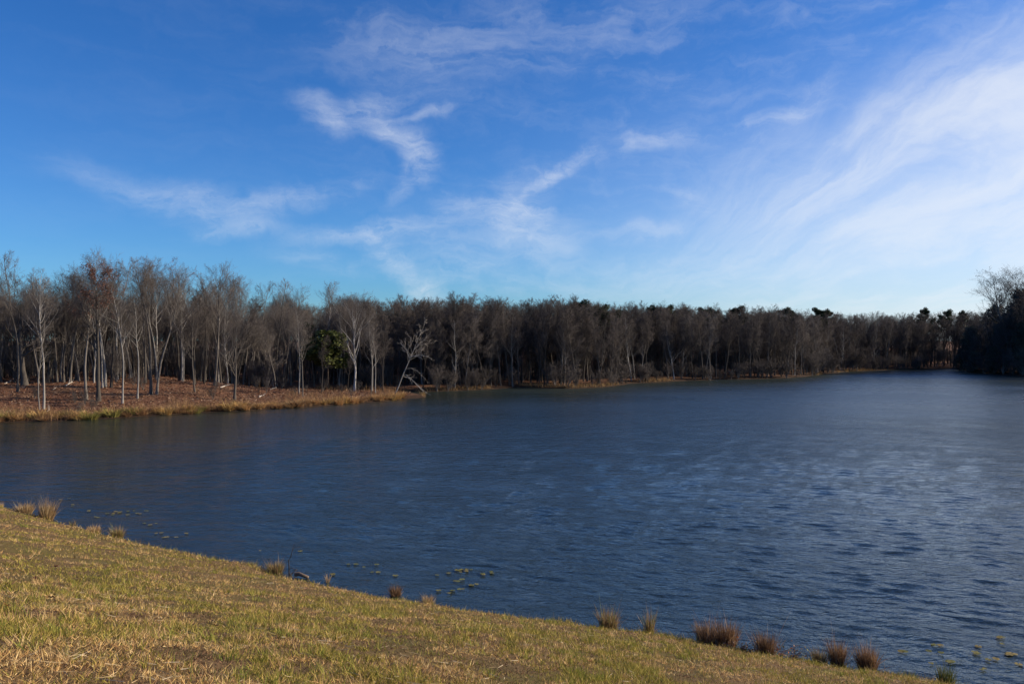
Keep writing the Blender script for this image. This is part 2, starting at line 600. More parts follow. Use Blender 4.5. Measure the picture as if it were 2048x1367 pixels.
# the lake: one sheet with wind waves modelled where the mesh is fine enough to carry them
rr = np.concatenate([[0.5, 6, 10], 13.0 * np.exp(np.arange(0, math.log(75 / 13.0), .0033)), 75 * np.exp(np.arange(.004, math.log(250 / 75), .011)), [290, 360]])
aa = np.concatenate([np.radians([-130, -90, -65, -54]), np.radians(-47) + np.arange(0, math.radians(96), .0034), np.radians([56, 70, 95, 130])])
RR, AA = np.meshgrid(rr, aa, indexing='ij')
WX, WY = RR * np.sin(AA), RR * np.cos(AA)
WZ = np.zeros_like(WX)
wr = np.random.default_rng(8)
calm = (.40 + .60 * smooth(WX, -40, 8)) * (.7 + .5 * fbm(WX * .05, WY * .09, 33)) * (.55 + .45 * smooth(-bank_d(WX, WY), 0, 6)) * ((AA > -.8) & (AA < .84)) * (RR > 13)
wpx, wpy = WX + 1.2 * (fbm(WX * .2, WY * .2, 35, 2) - .5), WY + 1.2 * (fbm(WX * .2, WY * .2, 36, 2) - .5)
for k in range(52):
    lam = .27 * (.92 / .27) ** wr.random()
    dr_ = math.radians(wr.normal(22, 15))
    kx, ky = math.sin(dr_) * 2 * math.pi / lam, math.cos(dr_) * 2 * math.pi / lam
    amp = .0048 * lam * wr.uniform(.5, 1.3)
    keep = smooth(lam / (.0033 * RR), 2.6, 5.0) * (RR < 74)
    WZ += amp * keep * calm * np.sin(kx * wpx + ky * wpy + wr.uniform(0, 6.28))
WZ = WZ + 6.0 * WZ * np.abs(WZ) - .004
tag(link('lake_water', grid_mesh('lake_water', WX, WY, WZ, M['water'])), kind='structure')

# ------------------------------------------------------------------ bare trees
def grow(O, D, L, R0, N, wig, up, rg, taper=0.25):
    B = len(O)
    P = np.empty((B, N, 3))
    P[:, 0] = O
    d = D.copy()
    st = (L / (N - 1))[:, None]
    for i in range(1, N):
        d = norm(d + rg.normal(0, wig, (B, 3)) + np.array([0, 0, up]))
        P[:, i] = P[:, i - 1] + d * st
    k = np.linspace(1, taper, N)
    return P, R0[:, None] * k[None]


def spawn(P, Rad, L, n, t0, t1, ang, lr, rr, rg, up=0.0, fall=0.6, jit=0.35):
    """n children on every polyline"""
    B, N, _ = P.shape
    t = (t0 + (t1 - t0) * (np.arange(n)[None] + rg.random((B, n))) / n)
    f = t * (N - 1)
    i = np.minimum(f.astype(int), N - 2)
    w = (f - i)[..., None]
    b = np.arange(B)[:, None]
    O = P[b, i] * (1 - w) + P[b, i + 1] * w
    T = norm(P[b, i + 1] - P[b, i])
    r = Rad[b, i] * (1 - w[..., 0]) + Rad[b, i + 1] * w[..., 0]
    rv = norm(rg.normal(0, 1, (B, n, 3)))
    side = norm(np.cross(T, rv))
    an = np.radians(ang) * (1 + rg.normal(0, jit * .6, (B, n)))[..., None]
    D = norm(T * np.cos(an) + side * np.sin(an) + np.array([0, 0, up]))
    ln = L[:, None] * lr * (1 - fall * (t - t0) / max(t1 - t0, 1e-6)) * (1 + rg.normal(0, jit * .5, (B, n)))
    ln = np.maximum(ln, L[:, None] * lr * .2)
    return O.reshape(-1, 3), D.reshape(-1, 3), ln.ravel(), np.minimum(r * rr, r * .9).ravel()


def bare_tree(seed, H=18., r0=.22, t0=.42, n1=20, ang=42, l1=.36, lean=(0, 0), wig=.05, dens=1.0, stems=1, thick=.009, tw=1.0, fall=.55, upl=.10, lo=False, path=None):
    rg = np.random.default_rng(seed)
    N0 = 12
    if path is not None:
        P0 = np.array([path], float); N0 = P0.shape[1]
        R_0 = r0 * np.linspace(1, .16, N0)[None]
    else:
        O = np.zeros((stems, 3))
        D = norm(np.array([[lean[0], lean[1], 1.0]]) + (rg.normal(0, .16, (stems, 3)) if stems > 1 else 0))
        P0, R_0 = grow(O, D, np.full(stems, H) * (1 - .2 * rg.random(stems) * (stems > 1)), np.full(stems, r0), N0, wig, .045, rg, .12)
        P0[:, :, 2] *= H / P0[:, -1, 2].max()
    L0 = np.full(len(P0), H)
    R_0[:, 0] *= 1.35
    trunk = [tubes(P0, R_0, 5 if lo else 8)]
    crown = []
    a1 = spawn(P0, R_0, L0, n1, t0, .97, ang, l1, .55, rg, .12, fall)
    P1, R1 = grow(*a1[:3], np.maximum(a1[3], .022), 6 if not lo else 4, .13, upl, rg, .22)
    (crown if lo or stems > 1 else trunk).append(tubes(P1, R1, 4 if not lo else 3))
    n2 = max(2, int((6 if not lo else 4) * dens))
    a2 = spawn(P1, R1, a1[2], n2, .25, .97, 40, .50, .6, rg, .10, .45)
    P2, R2 = grow(*a2[:3], np.maximum(a2[3], .014 * tw), 4 if not lo else 3, .16, .06, rg, .3)
    crown.append(tubes(P2, R2, 3))
    n3 = max(2, int((5 if not lo else 4) * dens))
    a3 = spawn(P2, R2, a2[2], n3, .2, 1., 38, .55, .7, rg, .08, .35)
    if lo:
        P3, R3 = grow(*a3[:3], np.maximum(a3[3], thick * 1.9), 2, .1, .05, rg, .3)
        crown.append(tubes(P3, R3, 3))
    else:
        P3, R3 = grow(*a3[:3], np.maximum(a3[3], thick), 3, .16, .06, rg, .4)
        crown.append(tubes(P3, R3, 3))
        n4 = max(2, int(4 * dens))
        a4 = spawn(P3, R3, a3[2], n4, .15, 1., 36, .62, .8, rg, .08, .3)
        P4, R4 = grow(*a4[:3], np.maximum(a4[3], thick * .85), 2, .1, .05, rg, .3)
        crown.append(tubes(P4, R4, 3))
    ends = P3[:, -1] if lo else np.concatenate([P3[:, -1], P4[:, -1]])
    return join(trunk), join(crown), ends


TREE = {}


def variant(key, bmat, tmat, **kw):
    (tv, tt), (cv, ct), ends = bare_tree(**kw)
    top = cv[:, 2].max()
    TREE[key] = dict(trunk=mesh_tris('trunk_' + key, tv, tt, M[bmat], smooth=True), crown=mesh_tris('crown_' + key, cv, ct, M[tmat]), H=top, ends=ends)


# tall wood trees with fan crowns
for i in range(4):
    variant(f'fan{i}', 'bark_grey', 'twig_grey', seed=30 + i, H=18, r0=.21, t0=.48 + .03 * i, n1=22, ang=30, l1=.31, lean=(R.uniform(-.05, .05), 0), wig=.045)
# slim poles
for i in range(3):
    variant(f'slim{i}', 'bark_pale', 'twig_grey', seed=50 + i, H=17, r0=.14, t0=.47, n1=20, ang=38, l1=.24, wig=.05, dens=1.0)
# broad low-branching vase
variant('vase', 'bark_grey', 'twig_grey', seed=61, H=13, r0=.22, t0=.28, n1=18, ang=34, l1=.55, wig=.03, fall=.5)
# stout old oak
variant('stout', 'bark_dark', 'twig_grey', seed=66, H=13, r0=.48, t0=.30, n1=18, ang=58, l1=.42, wig=.07)
# trees of the far wood: dense twiggy crowns low down
for i in range(5):
    variant(f'wood{i}', 'bark_dark', 'twig_brown', seed=80 + i, H=15, r0=.13, t0=.22 + .04 * i, n1=26, ang=36, l1=.25, wig=.05, thick=.0125, dens=1.15)
# bare shrubs
for i in range(3):
    variant(f'shrub{i}', 'bark_grey', 'twig_grey', seed=95 + i, H=4.2, r0=.04, t0=.12, n1=7, ang=38, l1=.45, wig=.09, stems=7, thick=.012, dens=.8, tw=.6)


def plant_tree(name, key, loc, h, rz, label, cat, group=None, bmat=None, tmat=None, tilt=(0, 0), wide=1.0):
    v = TREE[key]
    s = h / v['H']
    o = link(name, None)
    o.empty_display_size = .5
    o.location = (loc[0], loc[1], loc[2] - .12)
    o.rotation_euler = (tilt[0], tilt[1], rz)
    o.rotation_mode = 'ZYX' if False else 'XYZ'
    o.scale = (s * wide, s * wide, s)
    tag(o, label, cat, group)
    for part in ('trunk', 'crown'):
        c = link(part, v[part], o)
        mm = bmat if part == 'trunk' else tmat
        if mm:
            c.material_slots[0].link = 'OBJECT'
            c.material_slots[0].material = M[mm]
    return o


def top_h(p, ytop):
    """height in metres of a thing standing at p whose top shows at photograph row ytop"""
    return EYE + (HOR - ytop) / F * p[1] - p[2]


# trees one can pick out on the leafy point: base x, y, top y, kind, tilt sideways, bark, label
front = [
    (87, 819, 528, 'slim0', 0, 'bark_white', 'pale slender bare tree by the water with a thinner stem beside its foot'),
    (79, 820, 640, 'slim1', -.03, 'bark_pale', 'thin pale stem rising right beside a taller pale tree by the water'),
    (49, 770, 560, 'stout', 0, None, 'stout dark old tree with thick crooked trunk and low heavy limbs'),
    (1, 758, 521, 'fan0', 0, 'bark_pale', 'tall pale-trunked tree cut off by the edge of the wood on the point'),
    (173, 798, 521, 'fan1', -.11, None, 'tall grey tree leaning away from the water next to a thick flared trunk'),
    (197, 802, 521, 'oak', 0, None, 'oak still holding red-brown dead leaves high in its crown'),
    (210, 773, 488, 'fan2', 0, 'bark_pale', 'tallest grey tree on the point, standing behind the red-leaved oak'),
    (245, 808, 556, 'slim2', 0, 'bark_pale', 'slim pale tree with a long low arched branch, right of the red-leaved oak'),
    (275, 796, 575, 'slim1', 0, None, 'very slim straight grey tree between a pale tree and a crossing pair'),
    (302, 787, 506, 'fan3', -.05, None, 'dark-footed tree leaning away from its neighbour, one of a spreading pair'),
    (313, 789, 516, 'fan1', .05, None, 'grey tree leaning outward at the foot of a spreading pair'),
    (308, 747, 508, 'fan0', 0, 'bark_pale', 'pale thick trunk behind the spreading pair of leaning trees'),
    (364, 762, 512, 'fanleaf', 0, 'bark_white', 'white-trunked tree with wide fan crown and a few brown leaves at its tips'),
    (359, 761, 530, 'fan3', -.09, 'bark_dark', 'dark stem leaning off the foot of the white-trunked fan tree'),
    (390, 769, 560, 'slim0', 0, 'bark_dark', 'thin dark pole tree beside the white-trunked fan tree'),
    (408, 767, 540, 'slim2', .04, 'bark_dark', 'dark slender tree bending outward past a pair of straight trunks'),
    (429, 770, 512, 'fan2', .05, None, 'tall grey tree leaning over the clearing edge behind the vase-shaped tree'),
    (469, 800, 588, 'vase', 0, 'bark_dark', 'vase-shaped tree with dark trunk and many rising limbs near the shore'),
    (448, 750, 545, 'fan0', 0, None, 'straight grey trunk just behind the vase-shaped tree'),
    (461, 753, 540, 'fan1', 0, 'bark_pale', 'straight pale trunk close behind the vase-shaped tree'),
    (487, 752, 550, 'fan3', .05, None, 'grey tree leaning outward behind the vase-shaped tree'),
    (552, 774, 552, 'slim1', .06, 'bark_dark', 'dark thin tree curving outward over the brown brush'),
    (598, 788, 600, 'slim2', 0, None, 'short slim grey tree in brush before the dark green cedar'),
    (679, 771, 590, 'slim0', .02, 'bark_white', 'white slim trunk just past the dark green cedar'),
    (656, 768, 600, 'slim1', -.02, 'bark_white', 'white thin trunk standing right under the cedar'),
    (709, 782, 583, 'vase', 0, 'bark_white', 'white-limbed tree with open rounded crown near the tip of the point'),
    (742, 793, 612, 'slim2', .01, 'bark_dark', 'dark slim tree in tall brush near the tip of the point'),
    (751, 786, 640, 'slim0', -.03, 'bark_pale', 'pale tree with one long side limb near the tip of the point'),
    (129, 750, 530, 'fan2', 0, 'bark_dark', 'thick dark trunk standing at the back of the leafy clearing'),
    (140, 765, 535, 'fan0', .02, None, 'grey tree in the leafy clearing beside a fallen branch'),
    (175, 762, 540, 'slim1', 0, 'bark_dark', 'dark straight pole tree behind the grey leaning tree'),
    (205, 775, 560, 'slim2', -.05, 'bark_pale', 'pale thin tree crossing behind the flared oak trunk'),
    (222, 774, 540, 'fan3', .03, 'bark_dark', 'dark tree with curved foot behind the oak'),
    (188, 765, 560, 'slim0', 0, 'bark_pale', 'pale pole with straight trunk behind the leaning grey tree'),
    (290, 765, 520, 'fan2', -.02, 'bark_dark', 'dark thick tree behind the very slim straight tree'),
    (340, 748, 545, 'slim1', 0, 'bark_dark', 'dark pole tree between the spreading pair and the white fan tree'),
    (575, 760, 560, 'fan1', .02, None, 'bare grey tree with upright forked crown behind the brush'),
    (640, 765, 552, 'fan0', .02, None, 'tall grey tree with upright open crown behind the cedar'),
]
# oak with dead leaves and fan tree with a few: same skeletons plus leaves
def leafy(key, base, n, size, zlo, cols, seed):
    rg = np.random.default_rng(seed)
    E = TREE[base]['ends']
    zt = E[:, 2].max()
    w = E[:, 2] > zlo * zt
    E = E[w]
    # leaves hang in clumps
    m = vnoise(E[:, 0] * .9, E[:, 2] * .9 + E[:, 1] * .5, seed) > .42
    E = E[m]
    E = E[rg.integers(0, len(E), n)] + rg.normal(0, .16, (n, 3))
    u = norm(rg.normal(0, 1, (n, 3))); v = norm(np.cross(u, rg.normal(0, 1, (n, 3))))
    s = size * (0.6 + .8 * rg.random((n, 1)))
    V = np.stack([E - u * s, E + v * s * .5, E + u * s, E - v * s * .5 + np.cross(u, v) * s * .3], 1).reshape(-1, 3)
    T = (np.array([[0, 1, 2], [0, 2, 3]])[None] + (np.arange(n) * 4)[:, None, None]).reshape(-1, 3)
    c = np.array(cols)[rg.integers(0, len(cols), n)] * (0.7 + .6 * rg.random((n, 1)))
    TREE[key] = dict(TREE[base])
    TREE[key]['leaves'] = mesh_tris('leaves_' + key, V, T, M['leaf'], np.repeat(c, 4, 0))


variant('oakbase', 'bark_grey', 'twig_grey', seed=71, H=17, r0=.30, t0=.40, n1=22, ang=36, l1=.36, wig=.03)
variant('fanbase', 'bark_grey', 'twig_grey', seed=73, H=17, r0=.24, t0=.42, n1=22, ang=34, l1=.42, wig=.02)
leafy('oak', 'oakbase', 4200, .085, .60, [(.13, .055, .036), (.17, .075, .048), (.09, .04, .028)], 5)
leafy('fanleaf', 'fanbase', 500, .08, .80, [(.20, .09, .05), (.15, .06, .04)], 6)

placed = []
for (x, y, yt, key, tilt, bm, lab) in front:
    p = hit(x, y, land_h)
    o = plant_tree('bare_tree' if key != 'oak' else 'oak_tree', key, p, top_h(p, yt), R.uniform(0, 6.28) if tilt == 0 else R.uniform(-.4, .4), lab, 'tree', bmat=bm, tilt=(0, tilt))
    if 'leaves' in TREE[key]:
        link('dead_leaves', TREE[key]['leaves'], o)
    placed.append(p[:2])

# the leaning white sycamore on the tip
def pt(x, y, Y):
    return ((x - CX) / F * Y, Y, EYE + (HOR - y) / F * Y)
p = hit(787, 793, land_h)
Ys = p[1]
path = np.array([pt(787, 793, Ys), pt(797, 772, Ys), pt(806, 748, Ys + .3), pt(815, 727, Ys + .6), pt(821, 714, Ys + .6), pt(827, 700, Ys + .9), pt(833, 684, Ys + 1.2), pt(842, 664, Ys + 1.4), pt(851, 643, Ys + 1.4)])
path -= path[0]
(tv, tt), (cv, ct), _ = bare_tree(seed=13, H=9.5, r0=.09, t0=.36, n1=12, ang=44, l1=.30, path=path, dens=.8, thick=.013)
o = tag(link('sycamore_tree', None, loc=(p[0], p[1], p[2] - .1)), 'white leaning tree on the tip of the point with branches drooping to the water', 'tree')
link('trunk', mesh_tris('trunk_sycamore', tv, tt, M['bark_pale'], smooth=True), o)
link('crown', mesh_tris('crown_sycamore', cv, ct, M['twig_pale']), o)
for k, pp in enumerate([[(805, 750), (812, 749), (825, 760), (843, 777), (862, 791)], [(812, 737), (822, 736), (834, 741), (848, 755), (856, 765)],
                        [(820, 714), (830, 711), (842, 710), (855, 713), (866, 718)], [(806, 752), (822, 757), (836, 772), (850, 786)],
                        [(828, 699), (838, 688), (848, 680), (858, 668)], [(819, 716), (813, 700), (805, 690), (797, 686)]]):
    q = np.array([[pt(x, y, Ys + .4 + .12 * k * j) for j, (x, y) in enumerate(pp)]]) - np.array(p)
    q[..., 2] += .1
    rad = .036 * np.linspace(1, .25, len(pp))[None]
    V1 = tubes(q, rad, 5)
    sp_ = spawn(q, rad, np.array([4.5]), 12, .2, 1., 40, .28, .6, np.random.default_rng(k), -.1)
    g2, r2 = grow(*sp_[:3], np.maximum(sp_[3], .014), 4, .15, -.02, np.random.default_rng(k))
    link('limb', mesh_tris('limb_sycamore', *join([V1, tubes(g2, r2, 3)]), M['bark_white'], smooth=True), o)

# rest of the wood on the point
wood_lab = 'bare grey tree among many close-set trunks in the wood behind the leafy point'
n = 0
tries = 0
while n < 92 and tries < 6000:
    tries += 1
    Y = R.uniform(92, 140)
    X = R.uniform(-.70 * Y, -.13 * Y)
    d = float(shore_sd(np.array([X]), np.array([Y]))[0])
    if d < 14 - 9 * (X > -28) or any((X - q[0]) ** 2 + (Y - q[1]) ** 2 < 3.2 for q in placed):
        continue
    xpx = CX + X / Y * F
    if Y < 108 and xpx < 520 and R.random() < .75:
        continue
    z = float(land_h(np.array([X]), np.array([Y]))[0])
    tall = 15.5 if xpx < 520 else 13.0 if xpx < 680 else 11.0
    key = R.choice(['fan0', 'fan1', 'fan2', 'fan3', 'slim0', 'slim1', 'slim2', 'wood0', 'wood2', 'wood4'])
    tallf = R.random() < .6
    bm = R.choice([None, None, 'bark_dark', 'bark_dark', 'bark_pale'])
    if bm is None:
        bm = 'bark_pale' if key[:4] == 'slim' else 'bark_dark' if key[:4] == 'wood' else None
    where = 'behind the stout old tree' if xpx < 150 else 'behind the red-leaved oak' if xpx < 270 else 'behind the white-trunked fan tree' if xpx < 420 else \
        'behind the vase-shaped tree' if xpx < 540 else 'between the vase-shaped tree and the cedar' if xpx < 630 else 'behind the cedar'
    wood_lab = '%s %s-trunked bare %s in the wood %s' % ('tall' if tallf else 'short', {None: 'grey', 'bark_dark': 'dark', 'bark_pale': 'pale'}[bm], 'pole tree' if key[:4] == 'slim' else 'tree', where)
    plant_tree('bare_tree', key, (X, Y, z), tall * (R.uniform(.85, 1.12) if tallf else R.uniform(.55, .75)), R.uniform(0, 6.28), wood_lab, 'tree', 'trees of the wood behind the leafy point',
               bmat=bm, tmat=R.choice([None, None, 'twig_brown']), tilt=(R.gauss(0, .025), R.gauss(0, .03)))
    placed.append((X, Y))
    n += 1

# front ranks of the wood across the water
def along_far(t):
    """point and inland direction on the far shore, t 0..1"""
    pts = SHORE[13 + 5:13 + 5 + 20]
    seg = np.hypot(*np.diff(pts, axis=0).T)
    cum = np.concatenate([[0], np.cumsum(seg)])
    s = t * cum[-4]
    return np.array([np.interp(s, cum, pts[:, 0]), np.interp(s, cum, pts[:, 1])])




def far_where(X):
    return 'in the cove behind the point' if X < 4 else 'above the tan bank' if X < 22 else 'on the straight far shore' if X < 58 else \
        'where the far shore bends' if X < 86 else 'beside the dark thicket'


n = 0
for i in range(1500):
    if n >= 132:
        break
    b = along_far(R.random())
    dep = R.uniform(.6, 16) if n > 60 else R.uniform(.6, 6)
    ang = math.atan2(b[0], b[1]) + R.gauss(0, .1)
    X, Y = b[0] + math.sin(ang) * dep + R.gauss(0, .6), b[1] + math.cos(ang) * dep
    d = float(shore_sd(np.array([X]), np.array([Y]))[0])
    if d < .7 or any((X - q[0]) ** 2 + (Y - q[1]) ** 2 < 2.6 for q in placed):
        continue
    z = float(land_h(np.array([X]), np.array([Y]), np.array([d]))[0])
    h = R.uniform(11.0, 14.4) * (1 + .0009 * (Y - 125))
    bm, ti, wd = R.choice([None, None, None, 'bark_grey', 'bark_grey', 'bark_pale']), R.gauss(0, .05), R.uniform(.85, 1.3)
    far_lab = '%s%s-trunked bare tree %s %s' % ('leaning ' if abs(ti) > .06 else 'broad ' if wd > 1.15 else 'narrow ' if wd < .97 else '', {None: 'dark', 'bark_grey': 'grey', 'bark_pale': 'pale'}[bm],
                                                'at the edge' if d < 3 else 'set back slightly' if d < 7 else 'deeper in', far_where(X))
    plant_tree('bare_tree', R.choice(['wood0', 'wood1', 'wood2', 'wood3', 'wood4']), (X, Y, z), h, R.uniform(0, 6.28), far_lab, 'tree', 'trees in the front ranks across the water',
               bmat=bm, tmat=R.choice([None, None, None, 'twig_grey']), tilt=(R.gauss(0, .03), ti), wide=wd)
    placed.append((X, Y))
    n += 1

# bare shrubs along the far shore
n = 0
for i in range(1000):
    if n >= 100:
        break
    b = along_far(R.random())
    ang = math.atan2(b[0], b[1])
    dep = R.uniform(.2, 1.8)
    X, Y = b[0] + math.sin(ang) * dep + R.gauss(0, .6), b[1] + math.cos(ang) * dep
    d = float(shore_sd(np.array([X]), np.array([Y]))[0])
    if d < .15:
        continue
    z = float(land_h(np.array([X]), np.array([Y]), np.array([d]))[0])
    h = R.uniform(2.0, 4.8) * (1.5 if 60 < X < 90 else 1)
    tm = R.choice([None, 'twig_brown', 'twig_brown'])
    plant_tree('bare_shrub', R.choice(['shrub0', 'shrub1', 'shrub2']), (X, Y, z), h, R.uniform(0, 6.28), '%s %s bare shrub %s' % ('low' if h < 3.4 else 'tall', 'brownish' if tm else 'pale grey', far_where(X)), 'shrub',
               'bare shrubs along the far shore', tmat=tm, wide=R.uniform(1.0, 1.6))
    n += 1

# depth of the woods: trees beyond counting, one mass
rg = np.random.default_rng(77)
pos, rot, scl, idx = [], [], [], []
cand = 0
CY = rg.uniform(96, 330, 40000)
CXX = rg.uniform(-1, 1, 40000) * (.85 * CY + 6)
CD = shore_sd(CXX, CY)
CZ = land_h(CXX, CY, CD)
for X, Y, d, z in zip(CXX, CY, CD, CZ):
    if len(pos) >= 3200:
        break
    left = X < -.16 * Y
    under = rg.random() < .30
    lim = 24 if left and Y < 118 else 5
    if d < lim or d > 105 or rg.random() > math.exp(-(d - 5) / 45):
        continue
    xpx = CX + X / Y * F
    if under:
        k, hh_ = 4 + rg.integers(0, 2), rg.uniform(2.5, 5.5) / 4.2
    else:
        k, hh_ = rg.integers(0, 4), rg.uniform(11.0, 14.6) * (.74 if xpx < 560 and Y < 170 else .85 if xpx < 700 and Y < 170 else 1.0) / 15
    if not under and xpx < 720 and Y < 190:
        k, hh_ = 6 + rg.integers(0, 2), hh_ * 15 / 18
    wd = hh_ * rg.uniform(.95, 1.3)
    pos.append((X, Y, z - .1)); rot.append((rg.normal(0, .03), rg.normal(0, .03), rg.uniform(0, 6.28))); scl.append((wd, wd, hh_)); idx.append(k)
pm = bpy.data.meshes.new('distant_wood')
pm.from_pydata(pos, [], [])
for nm, ty, val in (('rot', 'FLOAT_VECTOR', rot), ('scl', 'FLOAT_VECTOR', scl)):
    at = pm.attributes.new(nm, ty, 'POINT')
    at.data.foreach_set('vector', np.array(val, np.float32).ravel())
pm.attributes.new('idx', 'INT', 'POINT').data.foreach_set('value', np.array(idx, np.int32))
ng = bpy.data.node_groups.new('wood_scatter', 'GeometryNodeTree')
ng.interface.new_socket('Geometry', in_out='INPUT', socket_type='NodeSocketGeometry')
ng.interface.new_socket('Geometry', in_out='OUTPUT', socket_type='NodeSocketGeometry')
gi, go = ng.nodes.new('NodeGroupInput'), ng.nodes.new('NodeGroupOutput')
iop = ng.nodes.new('GeometryNodeInstanceOnPoints')
iop.inputs['Pick Instance'].default_value = True
allj = ng.nodes.new('GeometryNodeJoinGeometry')
# JoinGeometry lists its inputs in reverse order of linking
for key in reversed(['wood0', 'wood1', 'wood2', 'wood4', 'shrub0', 'shrub1', 'fan1', 'fan2']):
    one = ng.nodes.new('GeometryNodeJoinGeometry')
    for part in ('trunk', 'crown'):
        src = next(o for o in COL.objects if o.data is TREE[key][part] and o.material_slots[0].link == 'DATA')
        oi = ng.nodes.new('GeometryNodeObjectInfo')
        oi.transform_space = 'ORIGINAL'
        oi.inputs['Object'].default_value = src
        ng.links.new(oi.outputs['Geometry'], one.inputs[0])
    g2i = ng.nodes.new('GeometryNodeGeometryToInstance')
    ng.links.new(one.outputs[0], g2i.inputs[0])
    ng.links.new(g2i.outputs[0], allj.inputs[0])
ng.links.new(gi.outputs[0], iop.inputs['Points'])
ng.links.new(allj.outputs[0], iop.inputs['Instance'])
for nm, ty, sock in (('rot', 'FLOAT_VECTOR', 'Rotation'), ('scl', 'FLOAT_VECTOR', 'Scale'), ('idx', 'INT', 'Instance Index')):
    na = ng.nodes.new('GeometryNodeInputNamedAttribute')
    na.data_type = ty
    na.inputs['Name'].default_value = nm
    ng.links.new(na.outputs['Attribute'], iop.inputs[sock])
ng.links.new(iop.outputs[0], go.inputs[0])
dw = tag(link('distant_wood', pm), 'deep bare winter wood filling the land behind the shoreline trees', 'woodland', kind='stuff')
dw.modifiers.new('scatter', 'NODES').node_group = ng

# ------------------------------------------------------------------ evergreens
def needles(C, rad, n, size, cols, rg, flat=.75):
    k = rg.integers(0, len(C), n)
    u = norm(rg.normal(0, 1, (n, 3)))
    rr = rad[k][:, None] * rg.random((n, 1)) ** .45
    E = C[k] + u * rr * np.array([1, 1, flat])
    d1 = norm(u + rg.normal(0, .7, (n, 3))); d2 = norm(np.cross(d1, rg.normal(0, 1, (n, 3))))
    s = size * (.6 + .8 * rg.random((n, 1)))
    V = np.stack([E - d2 * s * .35, E + d2 * s * .35, E + d1 * s], 1).reshape(-1, 3)
    T = np.arange(n * 3).reshape(-1, 3)
    c = np.array(cols)[rg.integers(0, len(cols), n)] * (.7 + .6 * rg.random((n, 1)))
    return V, T, np.repeat(c, 3, 0)


def evergreen(key, seed, H, kind):
    rg = np.random.default_rng(seed)
    lo_b = .18 if kind == 'pine' else .42
    P0, R0 = grow(np.zeros((1, 3)), np.array([[0, 0, 1.]]), np.array([H * .96]), np.array([.2 if kind == 'pine' else .14]), 10, .03, .05, rg, .15)
    if kind == 'pine':
        sp_ = spawn(P0, R0, np.array([H]), 20, .60, 1., 66, .20, .5, rg, .15, .55)
        g1, r1 = grow(*sp_[:3], np.maximum(sp_[3], .03), 4, .12, .08, rg)
        C = np.concatenate([g1[:, 2], g1[:, 3], P0[:, -1] + rg.normal(0, .3, (2, 3))])
        rad = rg.uniform(.45, .85, len(C))
        N = needles(C, rad, 6500, .30, [(.030, .045, .018), (.045, .062, .022), (.022, .034, .016)], rg, .7)
    else:
        sp_ = spawn(P0, R0, np.array([H]), 70, lo_b if kind == 'cedar' else .05, .99, 70, .30 if kind != 'cedar' else .34, .5, rg, .22, .72)
        g1, r1 = grow(*sp_[:3], np.maximum(sp_[3], .018), 4, .1, .06, rg)
        C = np.concatenate([g1[:, 1], g1[:, 2], g1[:, 3]])
        rad = rg.uniform(.28, .6, len(C))
        cols = [(.075, .09, .024), (.10, .11, .03), (.055, .066, .02)] if kind == 'cedar' else [(.07, .075, .055), (.09, .09, .06), (.055, .06, .05)]
        N = needles(C, rad, 20000 if kind == 'cedar' else 12000, .30 if kind == 'cedar' else .24, cols, rg, .8)
    tv = join([tubes(P0, R0, 7), tubes(g1, r1, 3)])
    TREE[key] = dict(trunk=mesh_tris('trunk_' + key, *tv, M['bark_pine'], smooth=True), crown=mesh_tris('crown_' + key, N[0], N[1], M['needle'], N[2]), H=max(N[0][:, 2].max(), H * .9))


evergreen('pine0', 301, 16, 'pine')
evergreen('pine1', 302, 16, 'pine')
evergreen('cedar', 303, 8, 'cedar')
evergreen('dark0', 304, 13, 'dark')
evergreen('dark1', 305, 12, 'dark')


def tree_at(name, key, x, ytop, Y, label, group=None, cat='tree', **kw):
    X = (x - CX) / F * Y
    z = float(land_h(np.array([X]), np.array([Y]))[0])
    return plant_tree(name, key, (X, Y, z), EYE + (HOR - ytop) / F * Y - z, R.uniform(0, 6.28), label, cat, group, **kw)


pine_lab = 'dark green pine showing its head above the bare wood across the water'
for k, (x, yt, Y) in enumerate([(792, 622, 150), (815, 618, 152), (834, 614, 149), (848, 621, 156), (873, 617, 151), (890, 622, 158), (981, 612, 150), (1148, 604, 156), (1168, 595, 155),
                                (1192, 606, 158), (1212, 605, 155), (1232, 616, 160), (1300, 611, 178), (1312, 607, 176), (1342, 606, 180), (1365, 611, 184), (1402, 611, 182), (1424, 612, 184),
                                (1482, 608, 186), (1572, 611, 192), (1630, 612, 205), (1655, 615, 215), (1850, 612, 232), (1895, 616, 236), (1925, 618, 238)]):
    tree_at('pine_tree', 'pine%d' % (k % 2), x, yt, Y, pine_lab, 'pines above the far wood', wide=R.uniform(.8, 1.1))
# the cedar on the point, a paler one beside it
p = hit(655, 778, land_h)
plant_tree('cedar_tree', 'cedar', (p[0], p[1], p[2]), top_h(p, 655), 1.0, 'dense dark green cedar among bare trees on the point', 'tree', wide=1.5)
p = hit(607, 772, land_h)
plant_tree('pine_tree', 'pine1', (p[0], p[1] + 3, p[2]), top_h(p, 640), 2.0, 'thin dull green young pine beside the cedar on the point', 'tree', wide=.7)
p = hit(58, 758, land_h)
plant_tree('cedar_tree', 'cedar', (p[0], p[1] + 3, p[2]), top_h(p, 680), 2.0, 'small green cedar half hidden behind the stout old tree', 'tree')

